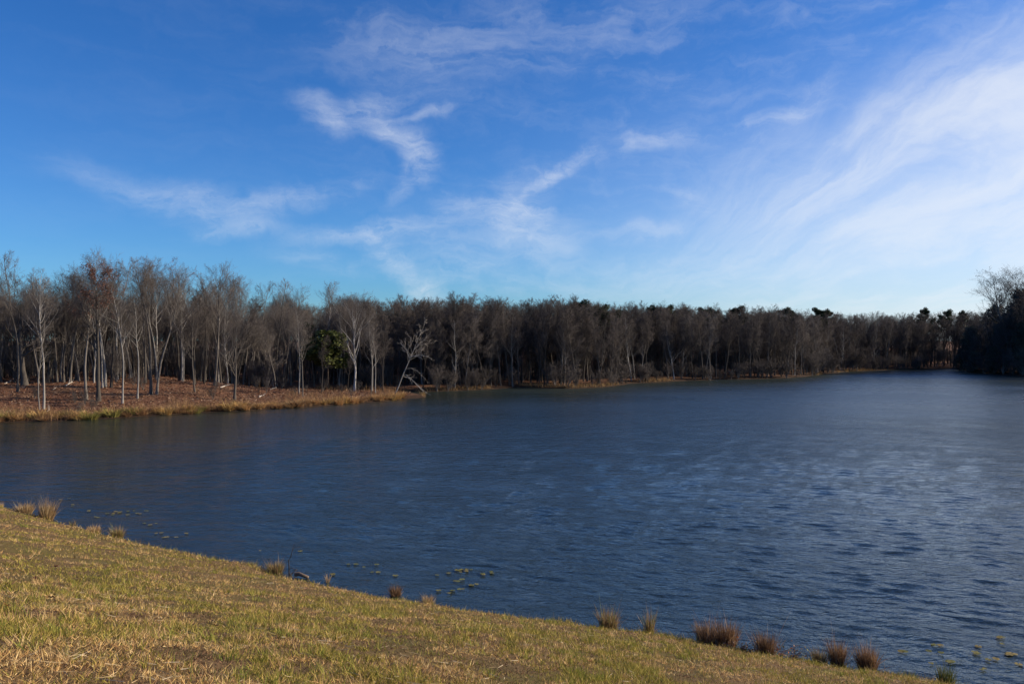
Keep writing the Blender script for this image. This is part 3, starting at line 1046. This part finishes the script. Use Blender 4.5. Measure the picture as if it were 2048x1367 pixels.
# the dark wooded shore on the sun's side
right_lab = 'dark shaded evergreen in the thicket on the shore opposite the leafy point'
for (x, yt, Y, key, w) in [(1922, 694, 206, 'dark1', 1.3), (1934, 668, 205, 'dark0', 1.2), (1945, 648, 203, 'dark1', 1.2), (1950, 700, 194, 'dark0', 1.6),
                           (1990, 606, 200, 'dark0', 1.0), (2036, 574, 190, 'dark1', 1.0), (2052, 570, 186, 'dark0', 1.0),
                           (1985, 690, 186, 'dark1', 1.2), (2045, 640, 178, 'dark0', 1.2), (2068, 600, 182, 'dark1', 1.0)]:
    tree_at('evergreen_tree', key, x, yt, Y, right_lab, 'dark evergreens on the sunward shore', wide=w)
for (x, yt, Y, key) in [(2030, 528, 192, 'fan1'), (2052, 522, 190, 'fan2'), (1996, 588, 204, 'wood1'), (2012, 562, 198, 'wood3'), (1982, 600, 208, 'wood0'), (2040, 560, 184, 'wood2'), (1965, 618, 208, 'wood4'), (1940, 650, 200, 'wood1'), (1955, 640, 198, 'wood3'), (1975, 622, 194, 'wood2'), (1993, 612, 191, 'wood0'), (2010, 596, 187, 'wood4'), (2028, 586, 184, 'wood1'), (2046, 575, 180, 'wood3'), (2064, 560, 178, 'wood0'), (1928, 684, 203, 'wood2'), (1936, 700, 199, 'shrub0'), (1952, 706, 195, 'shrub1'), (1968, 702, 191, 'shrub2'), (1988, 700, 187, 'shrub0'), (2006, 690, 183, 'shrub1'), (2026, 694, 180, 'shrub2'), (2046, 690, 176, 'shrub0'), (1962, 660, 196, 'wood2'), (1982, 640, 191, 'wood4'), (2000, 630, 187, 'wood1'), (2020, 620, 183, 'wood3'), (2040, 610, 179, 'wood2'), (2085, 560, 176, 'wood1'), (2110, 570, 174, 'wood3'), (2140, 565, 172, 'wood0'), (2175, 572, 170, 'wood4'), (2210, 566, 168, 'wood2'), (2250, 575, 166, 'wood1'), (2290, 570, 164, 'wood3')]:
    tree_at('bare_tree' if key[0] != 's' else 'bare_shrub', key, x, yt, Y, 'dark bare shrub at the water edge below the dark thicket' if key[0] == 's' else 'tall bare tree rising above the dark thicket on the shore opposite the leafy point' if key[0] == 'f' else 'bare twiggy tree within the dark thicket opposite the leafy point',
            'shrubs below the dark thicket' if key[0] == 's' else 'bare trees over the dark thicket' if key[0] == 'f' else 'bare trees inside the dark thicket', 'shrub' if key[0] == 's' else 'tree', tmat='twig_brown', wide=1.4)

# ------------------------------------------------------------------ grasses
def blades(O, hgt, wid, dirs, bend, cols, seg=2):
    """ribbons: O (n,3) feet, dirs (n,3) growth, bend (n,3) sideways push at the tip"""
    n = len(O)
    side = norm(np.cross(dirs, rng.normal(0, 1, (n, 3)))) * wid[:, None] * .5
    V, C = [], []
    for i in range(seg):
        t = i / seg
        c = O + dirs * (hgt * t)[:, None] + bend * (hgt * t * t)[:, None]
        w = 1 - .55 * t
        V += [c - side * w, c + side * w]
    V.append(O + dirs * hgt[:, None] + bend * hgt[:, None])
    V = np.stack(V, 1)
    tr = []
    for i in range(seg - 1):
        b = i * 2
        tr += [(b, b + 1, b + 3), (b, b + 3, b + 2)]
    tr.append((2 * seg - 2, 2 * seg - 1, 2 * seg))
    tr = np.array(tr)
    m = V.shape[1]
    T = (tr[None] + (np.arange(n) * m)[:, None, None]).reshape(-1, 3)
    return V.reshape(-1, 3), T, np.repeat(cols, m, 0)


def pick(pal, n, rg, wts=None):
    pal = np.array(pal, float)
    return pal[rg.choice(len(pal), n, p=wts)] * (.72 + .56 * rg.random((n, 1)))


# turf of the dam
NB = 330000
lo_, hi_ = 5.0, 42.0
yy = lo_ * (hi_ / lo_) ** rng.random(NB * 2)
xx = rng.uniform(-1, 1, NB * 2) * (.70 * yy + 1.5)
dd = bank_d(xx, yy)
ok = dd > rng.uniform(-.12, .1, NB * 2) + .9 * (fbm(xx * .9, yy * .9, 91) - .45)
xx, yy, dd = xx[ok][:NB], yy[ok][:NB], dd[ok][:NB]
n = len(xx)
patch = fbm(xx * .55, yy * .55, 41)
fine = fbm(xx * 2.6, yy * 2.6, 47)
edge = np.exp(-np.maximum(dd, 0) / .9)
fin2 = fbm(xx * 7, yy * 7, 49, 2)
green = np.clip((patch - .5) * 2.4 + (fine - .5) * 2.6 + (fin2 - .5) * 1.4 + .11 + .30 * edge, 0.03, .85)
bare = np.maximum(smooth(fbm(xx * 1.1, yy * 1.1, 53), .57, .68), smooth(fbm(xx * 3.3, yy * 3.3, 57), .62, .72))
r_ = rng.random(n)
isg = r_ < green
straw = pick([(.70, .47, .18), (.58, .37, .14), (.76, .56, .27), (.44, .25, .10)], n, rng)
grn = pick([(.29, .25, .045), (.38, .31, .06), (.19, .20, .035), (.46, .35, .09)], n, rng)
brn = pick([(.22, .12, .06), (.11, .06, .035), (.34, .20, .11), (.07, .04, .025)], n, rng)
cc = np.where(isg[:, None], grn, straw)
cc = np.where(((rng.random(n) < .14 + .84 * bare) & ~isg)[:, None], brn, cc)
hh = (.035 + .055 * rng.random(n)) * (.55 + .9 * fin2) * (1 + .7 * isg * fine * 1.4) * (1 - .45 * bare) + .16 * edge * rng.random(n) ** 2
ww = .0045 + .00042 * yy
lay = np.where(isg, .45, 1.0)
dirs = norm(np.stack([rng.normal(0, 1, n) * lay, rng.normal(0, 1, n) * lay, np.full(n, .8)], 1))
O = np.stack([xx, yy, bank_h(xx, yy) - .01], 1)
V, T, C = blades(O, hh, ww, dirs, rng.normal(0, .3, (n, 3)) * np.array([1, 1, .3]), cc)
tag(link('turf_grass', mesh_tris('turf_grass', V, T, M['blade'], C)), 'mown straw and green turf covering the dam slope', 'grass', kind='stuff')

# coarser tufts standing out of the mown turf
nt_ = 620
ty = 6 * (36 / 6) ** rng.random(nt_); tx = rng.uniform(-1, 1, nt_) * .7 * ty
k = (bank_d(tx, ty) > .2) & (fbm(tx * .6, ty * .6, 41) > .46)
tx, ty = tx[k], ty[k]
m_ = 34
X = np.repeat(tx, m_) + rng.normal(0, .06, len(tx) * m_); Y = np.repeat(ty, m_) + rng.normal(0, .06, len(tx) * m_)
n = len(X)
D = norm(np.stack([rng.normal(0, .4, n), rng.normal(0, .4, n), np.ones(n)], 1))
tg = np.repeat(rng.random(len(tx)) < .62, m_)[:, None]
V, T, C = blades(np.stack([X, Y, bank_h(X, Y) - .01], 1), .07 + .10 * rng.random(n), np.full(n, .006) + .0002 * Y, D, rng.normal(0, .3, (n, 3)),
                 np.where(tg, pick([(.22, .23, .04), (.15, .18, .03), (.32, .29, .06)], n, rng), pick([(.60, .42, .20), (.44, .28, .12)], n, rng)))
tag(link('turf_tufts', mesh_tris('turf_tufts', V, T, M['blade'], C)), 'coarse grass tufts standing out of the mown dam turf', 'grass', kind='stuff')

# loose cut straw lying on the turf
n = 4200
y2 = 5.5 * (34 / 5.5) ** rng.random(n)
x2 = rng.uniform(-1, 1, n) * .7 * y2
k = bank_d(x2, y2) > .4
k &= fbm(x2 * .5, y2 * .5, 61) + .25 * rng.random(n) > .58
x2, y2 = x2[k], y2[k]
n = len(x2)
th = rng.uniform(0, 6.28, n)
dr = norm(np.stack([np.cos(th), np.sin(th), -.32 * (np.cos(th) * NV[0] + np.sin(th) * NV[1]) + .12 * rng.normal(0, 1, n)], 1))
V, T, C = blades(np.stack([x2, y2, bank_h(x2, y2) + .045], 1), rng.uniform(.06, .26, n), np.full(n, .006), dr, rng.normal(0, .1, (n, 3)), pick([(.56, .44, .26), (.46, .34, .18), (.62, .52, .36)], n, rng))
tag(link('cut_straw', mesh_tris('cut_straw', V, T, M['blade'], C)), 'loose pale cut straw strewn over the dam turf', 'straw', kind='stuff')


def clump_mesh(name, seed, h, rad, n, pal, spread=.25, droop=.2, wid=.009, heads=0):
    rg = np.random.default_rng(seed)
    a_ = rg.uniform(0, 6.28, n); r_ = rad * np.sqrt(rg.random(n))
    O = np.stack([np.cos(a_) * r_, np.sin(a_) * r_, np.full(n, -.06)], 1)
    out = np.stack([np.cos(a_), np.sin(a_), np.zeros(n)], 1)
    D = norm(np.array([0, 0, 1.]) + out * (spread * rg.random((n, 1)) * .9) + rg.normal(0, 1, (n, 3)) * np.where(rg.random((n, 1)) < .2, .34, .12))
    H = h * (.35 + .55 * rg.random(n) ** .8) * np.where(rg.random(n) < .07, 1.25, 1.0)
    B = out * (droop * rg.random((n, 1))) + rg.normal(0, 1, (n, 3)) * np.where(rg.random((n, 1)) < .18, .30, .08) - np.array([0, 0, 1.]) * (droop * .35 * rg.random((n, 1)))
    V, T, C = blades(O, H, np.full(n, wid), D, B, pick(pal, n, rg), seg=3)
    return mesh_tris(name, V, T, M['blade'], C)


TAN = [(.42, .29, .14), (.34, .22, .10), (.50, .38, .20), (.26, .16, .07)]
RUST = [(.17, .095, .048), (.24, .14, .07), (.11, .062, .034), (.34, .23, .13)]
MIX = [(.28, .18, .09), (.36, .26, .13), (.18, .11, .05), (.22, .22, .06)]
GRN = [(.10, .13, .03), (.16, .18, .04), (.07, .10, .025), (.24, .20, .07)]
# shoreline rush clumps: base px, height px, half width px, palette, blade count, label
clumps = [
    (50, 1031, 34, 15, TAN, 420, 'bushy tan rush clump, shorter of two standing together where the bank meets the water'),
    (93, 1041, 46, 16, TAN, 460, 'tall tan rush clump, higher of two standing together at the water edge'),
    (-2, 1018, 18, 8, TAN, 160, 'small tan rush tuft at the far end of the grassy bank'),
    (145, 1052, 20, 8, MIX, 70, 'sparse small rush tuft between the tan pair and a leaning pale tuft'),
    (188, 1068, 22, 14, TAN, 220, 'low pale leaning tuft between a sparse tuft and a round rush clump'),
    (234, 1077, 32, 13, MIX, 380, 'round brown rush clump with a stray arching stem at the water edge'),
    (551, 1146, 34, 17, MIX, 420, 'wide brown rush clump beside the drifted log'),
    (500, 1132, 18, 5, MIX, 50, 'few thin stems standing between the bank and the wide rush clump'),
    (655, 1164, 28, 4, TAN, 26, 'thin dry stalks standing in the water past the drifted log'),
    (791, 1190, 28, 13, RUST, 300, 'small reddish rush clump standing alone in the water'),
    (857, 1206, 24, 11, TAN, 200, 'low pale rush tuft next to the lone reddish clump'),
    (1216, 1266, 46, 18, MIX, 380, 'dusty brown rush clump standing alone at the water edge'),
    (1299, 1275, 52, 8, MIX, 120, 'narrow upright yellowish rush tuft beside the dusty brown clump'),
    (1413, 1292, 52, 19, RUST, 520, 'dark rust rush clump, darker of a touching pair'),
    (1453, 1295, 56, 20, RUST, 560, 'rust-brown rush clump, taller of a touching pair'),
    (1531, 1313, 54, 17, RUST, 520, 'rust rush clump with olive base beside a reddish bramble'),
    (1641, 1328, 36, 13, MIX, 260, 'short dusty rush clump just before two tall dark ones'),
    (1676, 1333, 54, 13, RUST, 460, 'tall slim dark rush clump between a short dusty one and a barrel-shaped one'),
    (1735, 1342, 54, 17, RUST, 620, 'dense barrel-shaped dark brown rush clump'),
    (1892, 1368, 42, 16, GRN, 260, 'dark green rush clump standing in the shallow water'),
    (1818, 1358, 18, 16, GRN, 160, 'low green tuft between the barrel-shaped clump and the green rushes'),
]
for k, (x, y, hp, wp, pal, nb, lab) in enumerate(clumps):
    X, Y = on_water(x, y)
    z = max(0, float(bank_h(np.array([X]), np.array([Y]))[0]))
    m = Y / F
    o = link('rush_clump', clump_mesh('rush_clump', 400 + k, hp * m * (1.22 if x > 1000 else 1.02), wp * m * (.85 if x > 1000 else .7), int(nb * 1.25), pal, .10 if hp > 40 else .22, .14 if hp > 40 else .35, .008 + .0002 * Y))
    o.location = (X, Y, z)
    tag(o, lab, 'rushes', 'rush clumps along the near shore')

# low weeds, litter and stems where turf meets water
n = 9000
t2 = rng.uniform(-34, 24, n)
d2 = rng.normal(.08, .16, n)
s2 = np.interp(t2, nt, ns) - d2
X = t2 * TV[0] + s2 * NV[0]; Y = t2 * TV[1] + s2 * NV[1]
k = (fbm(t2 * .8, t2 * 0 + 3.3, 93) + .25 * smooth(X, 4, 7) > .52) & (Y > 12)
X, Y = X[k], Y[k]; n = len(X)
D = norm(np.stack([rng.normal(0, .5, n), rng.normal(0, .5, n), np.ones(n)], 1))
V, T, C = blades(np.stack([X, Y, np.maximum(bank_h(X, Y), -.03)], 1), .06 + .24 * rng.random(n) ** 2.2, np.full(n, .008), D, rng.normal(0, .35, (n, 3)), pick(MIX + [(.14, .08, .05), (.40, .30, .20), (.16, .17, .04)], n, rng))
tag(link('shore_weeds', mesh_tris('shore_weeds', V, T, M['blade'], C)), 'low dead weeds and litter along the foot of the dam', 'weeds', kind='stuff')

# brambles with a few red and orange leaves
def bramble_mesh(seed, w, h):
    rg = np.random.default_rng(seed)
    n = 130
    a_ = rg.uniform(0, 6.28, n)
    O = np.stack([np.cos(a_) * w * rg.random(n) * .7, np.sin(a_) * w * rg.random(n) * .4, np.full(n, -.03)], 1)
    D = norm(np.stack([np.cos(a_), np.sin(a_) * .6, rg.uniform(.5, 1.6, n)], 1))
    P, Rd = grow(O, D, rg.uniform(.5, 1.2, n) * h, np.full(n, .006), 5, .3, -.12, rg, .5)
    tv = tubes(P, Rd, 3)
    nl = 420
    b, i = rg.integers(0, n, nl), rg.integers(1, 5, nl)
    E = P[b, i]
    E[:, 2] = np.maximum(E[:, 2], .02)
    u = norm(rg.normal(0, 1, (nl, 3))); v = norm(np.cross(u, rg.normal(0, 1, (nl, 3))))
    s = rg.uniform(.015, .038, (nl, 1))
    LV = np.stack([E - u * s, E + v * s * .7, E + u * s, E - v * s * .7], 1).reshape(-1, 3)
    LT = (np.array([[0, 1, 2], [0, 2, 3]])[None] + (np.arange(nl) * 4)[:, None, None]).reshape(-1, 3)
    c = np.repeat(pick([(.34, .22, .16), (.28, .15, .09), (.40, .30, .22), (.45, .14, .04), (.16, .17, .04)], nl, rg), 4, 0)
    return mesh_tris('canes', *tv, M['twig_grey']), mesh_tris('leaves', LV, LT, M['leaf'], c)


for k, (x, y, w, h, lab) in enumerate([(1472, 1309, .42, .34, 'low bramble with orange and red leaves at the foot of the touching rush pair'),
                                       (1508, 1316, .34, .24, 'low dusty bramble trailing between two rust rush clumps'),
                                       (1574, 1321, .48, .50, 'rounded reddish bramble bush leaning against a rust rush clump')]):
    X, Y = on_water(x, y)
    z = max(0, float(bank_h(np.array([X]), np.array([Y]))[0]))
    o = tag(link('bramble_bush', None, loc=(X, Y, z)), lab, 'bramble')
    a_, b_ = bramble_mesh(500 + k, w, h)
    link('canes', a_, o); link('leaves', b_, o)

# tussocks fringing the leafy point
TM = [clump_mesh('tussock', 600 + i, .8, .34, 230, pal, .5, .75, .03) for i, pal in enumerate([[(.44, .26, .11), (.34, .19, .08), (.52, .34, .16)], TAN, [(.46, .29, .10), (.38, .23, .08), (.52, .36, .14)], [(.20, .19, .05), (.30, .25, .07), (.15, .14, .04)], [(.28, .15, .07), (.36, .22, .10), (.18, .10, .05)]])]
fringe = SHORE[2:14]
seg = np.hypot(*np.diff(fringe, axis=0).T); cum = np.concatenate([[0], np.cumsum(seg)])
for i in range(150):
    s = cum[-1] * (.20 + .80 * (i + R.random()) / 150)
    X, Y = np.interp(s, cum, fringe[:, 0]), np.interp(s, cum, fringe[:, 1])
    k = R.choice([0, 1, 2, 2, 3, 4, 4]) if X < -30 else R.choice([0, 1, 2, 2, 0, 4])
    Y += R.uniform(.0, 1.9) + .3
    z = float(land_h(np.array([X]), np.array([Y]))[0])
    o = link('grass_tussock', TM[k], loc=(X, Y, max(z, 0) - .02))
    sc = R.uniform(.8, 1.6)
    o.scale = (sc * 1.15, sc * 1.15, sc * R.uniform(.8, 1.1)); o.rotation_euler = (0, 0, R.uniform(0, 6.28))
    xp = CX + X / Y * F
    tag(o, '%s grass tussock by the water %s' % (['tan', 'pale tan', 'golden', 'olive green', 'rusty brown'][k] if sc < 1.25 else ['large tan', 'large pale tan', 'large golden', 'large olive green', 'large rusty brown'][k],
        'below the twin pale trees' if xp < 130 else 'below the red-leaved oak' if xp < 260 else 'below the white-trunked fan tree' if xp < 410 else 'below the vase-shaped tree' if xp < 530 else 'below the cedar' if xp < 690 else 'near the leaning white tree'), 'grass', 'grass tussocks on the point')

# brown brush and tall dead weeds on the point, thin grass on the far shore: beyond counting
def field(name, X, Y, h, wid, pal, label, lean=.3, wts=None):
    n = len(X)
    z = land_h(X, Y)
    k = z > .02
    X, Y, z, h = X[k], Y[k], z[k], h[k]
    n = len(X)
    D = norm(np.stack([rng.normal(0, lean, n), rng.normal(0, lean, n), np.ones(n)], 1))
    V, T, C = blades(np.stack([X, Y, z - .02], 1), h, np.full(n, wid), D, rng.normal(0, .25, (n, 3)) * np.array([1, 1, .2]), pick(pal, n, rng, wts))
    tag(link(name, mesh_tris(name, V, T, M['blade'], C)), label, 'grass', kind='stuff')


n = 26000
s = cum[-1] * rng.uniform(.15, 1.0, n)
X = np.interp(s, cum, fringe[:, 0]); Y = np.interp(s, cum, fringe[:, 1])
dep = rng.random(n) ** 1.6 * np.where(X > -38, 16, 6)
X = X + rng.normal(0, .5, n) - .25 * dep; Y = Y + dep + .2
cl = fbm(X * .5, Y * .5, 71)
k = cl > .40 + .02 * dep
X, Y, dep, cl = X[k], Y[k], dep[k], cl[k]
field('dead_brush', X, Y, (.35 + .8 * rng.random(len(X))) * (.5 + cl), .022, [(.26, .14, .07), (.32, .19, .10), (.40, .26, .12), (.20, .11, .06)], 'rusty dead brush and weeds along the leafy point')
n = 30000
Y = rng.uniform(76, 125, n); X = rng.uniform(-.72, -.13, n) * Y
k = shore_sd(X, Y) > 1.0
X, Y = X[k], Y[k]
n = len(X)
th = rng.uniform(0, 6.28, n)
D = norm(np.stack([np.cos(th), np.sin(th), rng.uniform(-.1, .7, n)], 1))
V, T, C = blades(np.stack([X, Y, land_h(X, Y) + .02], 1), rng.uniform(.12, .34, n), rng.uniform(.06, .16, n), D, rng.normal(0, .2, (n, 3)), pick([(.18, .085, .05), (.24, .13, .075), (.10, .05, .03), (.36, .25, .17), (.12, .055, .034)], n, rng))
tag(link('leaf_litter', mesh_tris('leaf_litter', V, T, M['blade'], C)), 'brown fallen leaves littering the wooded point', 'leaves', kind='stuff')
n = 0
while n < 34:
    Y = R.uniform(80, 118); X = R.uniform(-.69, -.16) * Y
    if float(shore_sd(np.array([X]), np.array([Y]))[0]) < 3:
        continue
    xp = CX + X / Y * F
    hs_ = R.uniform(.9, 2.6)
    plant_tree('bare_shrub', R.choice(['shrub0', 'shrub1', 'shrub2']), (X, Y, float(land_h(np.array([X]), np.array([Y]))[0])), hs_, R.uniform(0, 6.28), '%s twiggy brown shrub on the leafy ground %s' % ('knee-high' if hs_ < 1.6 else 'waist-high',
               'near the stout old tree' if xp < 130 else 'near the red-leaved oak' if xp < 270 else 'near the white-trunked fan tree' if xp < 420 else 'near the vase-shaped tree' if xp < 540 else 'near the cedar'), 'shrub', 'small shrubs on the leafy point', tmat='twig_brown', wide=R.uniform(.8, 1.4))
    n += 1
n = 16000
tt_ = rng.random(n)
fp = SHORE[14:38]
sg = np.hypot(*np.diff(fp, axis=0).T); cu = np.concatenate([[0], np.cumsum(sg)])
X = np.interp(tt_ * cu[-2], cu, fp[:, 0]); Y = np.interp(tt_ * cu[-2], cu, fp[:, 1])
dep = rng.random(n) ** 1.5 * 3.5
X = X + rng.normal(0, .4, n) + dep * X / np.hypot(X, Y); Y = Y + dep
k = (fbm(X * .16, Y * .16, 73) > .60) | ((X > 1) & (X < 17) & (fbm(X * .3, Y * .3, 75) > .45))
field('far_shore_grass', X[k], Y[k], .25 + .45 * rng.random(k.sum()), .05, [(.36, .24, .11), (.28, .18, .08), (.20, .13, .06)], 'dry tan grass along the far shoreline')

# ------------------------------------------------------------------ lily pads
def pad_mesh(seed):
    rg = np.random.default_rng(seed)
    n = 16
    a_ = np.linspace(.22, 6.28 - .22, n)
    r_ = .5 * (1 + .06 * rg.normal(0, 1, n))
    V = [(0, 0, .018)]
    for f_, zz in ((.55, .02), (1.0, .012)):
        for i in range(n):
            V.append((math.cos(a_[i]) * r_[i] * f_, math.sin(a_[i]) * r_[i] * f_ , zz + .02 * rg.random() * f_))
    T = []
    for i in range(n - 1):
        T += [(0, 1 + i, 2 + i), (1 + i, 1 + n + i, 2 + n + i), (1 + i, 2 + n + i, 2 + i)]
    c = np.array([(.19, .17, .05), (.23, .18, .06), (.14, .145, .045)][seed % 3]) * np.ones((len(V), 1))
    c = c * (.8 + .4 * rg.random((len(V), 1)))
    return mesh_tris('lily_pad', V, T, M['leaf'], c)


PM = [pad_mesh(i) for i in range(6)]
pads = [(240, 1024), (255, 1030), (268, 1022), (280, 1028), (290, 1022), (225, 1030), (190, 1034), (178, 1022), (288, 1047), (300, 1050), (312, 1047), (312, 1067), (326, 1076), (352, 1075), (374, 1068), (145, 1012), (120, 1000),
        (520, 1102), (600, 1103), (712, 1129), (728, 1135), (753, 1130), (744, 1145), (665, 1149), (791, 1152), (923, 1140), (942, 1140), (921, 1145), (897, 1147), (873, 1151), (967, 1150), (984, 1147), (910, 1163), (943, 1171),
        (877, 1182), (905, 1182), (898, 1187), (926, 1179), (1803, 1304), (1860, 1304), (1882, 1306), (1869, 1291), (1957, 1295), (2005, 1289), (2016, 1310), (1863, 1328), (1970, 1339), (2038, 1330), (2000, 1275), (1957, 1308), (1992, 1319), (1900, 1325)]
for (x, y) in pads:
    for j in range(R.choice([1, 2, 2, 3])):
        X, Y = on_water(x + R.gauss(0, 7) * (j > 0), y + R.gauss(0, 1.5) * (j > 0))
        if bank_d(np.array([X]), np.array([Y]))[0] > -.15:
            continue
        o = link('lily_pad', R.choice(PM), loc=(X, Y, .012 + .002 * j))
        sc = R.uniform(.10, .21)
        o.scale = (sc, sc, 1); o.rotation_euler = (R.gauss(0, .03), R.gauss(0, .03), R.uniform(0, 6.28))
        gname, lb = ('lily pads by the tan rushes', 'small yellow-green lily pad afloat near the tan rush pair') if x < 450 else ('lily pads by the dark rushes', 'small yellow-green lily pad afloat beyond the barrel-shaped rush clump') if x > 1500 else \
            ('lily pads by the log', 'small yellow-green lily pad afloat between the drifted log and the lone reddish rushes')
        tag(o, lb, 'lily pad', gname)

# ------------------------------------------------------------------ driftwood, sticks, fallen branches, dead leaves
def limb(name, pts, r0, r1, mat, label, cat, S=7, group=None, twigs=0, seed=0):
    P = np.array([pts], float)
    base = P[0, 0].copy()
    P = P - base
    Rd = np.linspace(r0, r1, P.shape[1])[None]
    parts = [tubes(P, Rd, S, tip=False)]
    o = tag(link(name, mesh_tris(name, *parts[0], M[mat], smooth=True), loc=tuple(base)), label, cat, group)
    if twigs:
        L = np.array([np.linalg.norm(P[0, -1] - P[0, 0])])
        rg = np.random.default_rng(seed)
        sp_ = spawn(P, Rd, L, twigs, .3, 1., 45, .4, .6, rg, .1)
        g1, q1 = grow(*sp_[:3], np.maximum(sp_[3], r1 * .5), 4, .15, .05, rg)
        link('twig', mesh_tris('twig', *tubes(g1, q1, 4), M[mat]), o)
    return o


Xa, Ya = on_water(590, 1154); Xb, Yb = on_water(616, 1157)
limb('drift_log', [(Xa, Ya, .10), (Xa + .14, Ya - .02, .125), ((Xa + Xb) / 2, (Ya + Yb) / 2, .11), (Xb, Yb, .05)], .075, .05, 'driftwood', 'short weathered log washed against the grassy bank', 'log', 9)
Xa, Ya = on_water(578, 1150)
q = Ya / F
limb('drift_branch', [(Xa, Ya, -.05), (Xa, Ya, 14 * q), (Xa - .02, Ya, 30 * q), (Xa + .05, Ya, 36 * q), (Xa + .11, Ya, 50 * q), (Xa + .16, Ya, 62 * q)], .022, .006, 'bark_dark', 'thin dark branch standing crooked out of the water by the log', 'branch', 6, twigs=4, seed=3)
limb('drift_branch', [(Xa + .01, Ya + .02, -.03), (Xa + 8 * q, Ya, 6 * q), (Xa + 16 * q, Ya - .02, 12 * q), (Xa + 10 * q, Ya, 13 * q), (Xa + 2 * q, Ya, 15 * q)], .016, .009, 'driftwood', 'bent pale stick poking from the water above the log', 'stick', 6)

for k, (x0, y0, x1, y1, r0, lab) in enumerate([
        (8, 768, 22, 762, .09, 'pale fallen branch near the stout old tree'),
        (130, 773, 145, 763, .08, 'pale fallen branch propped up in the leafy clearing'),
        (105, 780, 113, 776, .06, 'short pale fallen stick in the clearing beside the propped branch'),
        (93, 825, 100, 817, .06, 'pale broken stick by the foot of the twin pale trees'),
        (440, 776, 458, 770, .09, 'white fallen branch lying before the vase-shaped tree'),
        (518, 794, 528, 791, .07, 'white stick lying on the open leafy ground by the shore'),
        (540, 780, 548, 775, .06, 'white stick lying at the foot of the dark curving tree'),
        (2, 822, 24, 826, .08, 'weathered pale branch lying near the golden shore grass')]):
    A, B = hit(x0, y0, land_h), hit(x1, y1, land_h)
    B[1] = min(B[1], A[1] + 2.5); B[0] = (x1 - CX) / F * B[1]; B[2] = max(EYE + (HOR - y1) / F * B[1], float(land_h(np.array([B[0]]), np.array([B[1]]))[0]) + .05)
    mid = (A + B) / 2 + np.array([0, .1, .06])
    limb('fallen_branch', [A + np.array([0, 0, .04]), mid, B], r0, r0 * .5, 'deadwood', lab, 'branch', 6, twigs=3, seed=k)


def leaf_mesh(seed, col):
    """lobed, curled dead oak leaf, one unit long"""
    rg = np.random.default_rng(seed)
    n = 9
    t = np.linspace(0, 1, n)
    w = .26 * np.sin(np.pi * np.clip(t * .95 + .05, 0, 1)) * (1 + .45 * np.cos(t * 6.28 * 3.2)) + .015
    V = []
    for i in range(n):
        up = .25 * (t[i] - .5) ** 2
        V += [(t[i] - .5, -w[i], up + .55 * w[i]), (t[i] - .5, 0, up), (t[i] - .5, w[i], up + .4 * w[i] + .05 * rg.random())]
    T = []
    for i in range(n - 1):
        for j in (0, 1):
            a0 = i * 3 + j
            T += [(a0, a0 + 3, a0 + 4), (a0, a0 + 4, a0 + 1)]
    c = np.array(col) * (.8 + .4 * rg.random((len(V), 1)))
    return mesh_tris('dead_leaf', V, T, M['leaf'], c)


LM = [leaf_mesh(1, (.42, .17, .07)), leaf_mesh(2, (.10, .045, .03)), leaf_mesh(3, (.28, .12, .06)), leaf_mesh(4, (.46, .30, .17))]
for k, (x, y, m_, s_, lab) in enumerate([
        (12, 1231, 0, .13, 'large orange-brown dead leaf on the turf at the foot of the slope'), (102, 1204, 1, .14, 'dark curled dead leaf standing up in the turf'),
        (112, 1140, 1, .16, None), (196, 1158, 1, .12, None), (568, 1177, 2, .15, None), (612, 1183, 2, .13, None), (608, 1197, 2, .16, None), (910, 1257, 1, .10, None),
        (940, 1281, 2, .12, None), (799, 1335, 3, .11, 'pale brown cupped dead leaf in the turf'), (565, 1352, 3, .09, None), (262, 1124, 1, .12, None), (70, 1162, 1, .13, None),
        (330, 1190, 1, .09, None), (700, 1240, 2, .09, None), (1010, 1300, 1, .09, None), (1180, 1330, 2, .09, None), (430, 1260, 1, .08, None)]):
    p = hit(x, y, bank_h)
    o = link('dead_leaf', LM[m_], loc=(p[0], p[1], p[2] + .055))
    o.scale = (s_, s_, s_); o.rotation_euler = (R.uniform(-.5, .5), R.uniform(-.6, .3), R.uniform(0, 6.28))
    tag(o, lab or ['', 'dark brown dead leaf lying on the turf', 'reddish dead leaf lying on the turf', 'pale dead leaf lying flat on the turf'][m_], 'leaf', 'dead leaves on the turf')
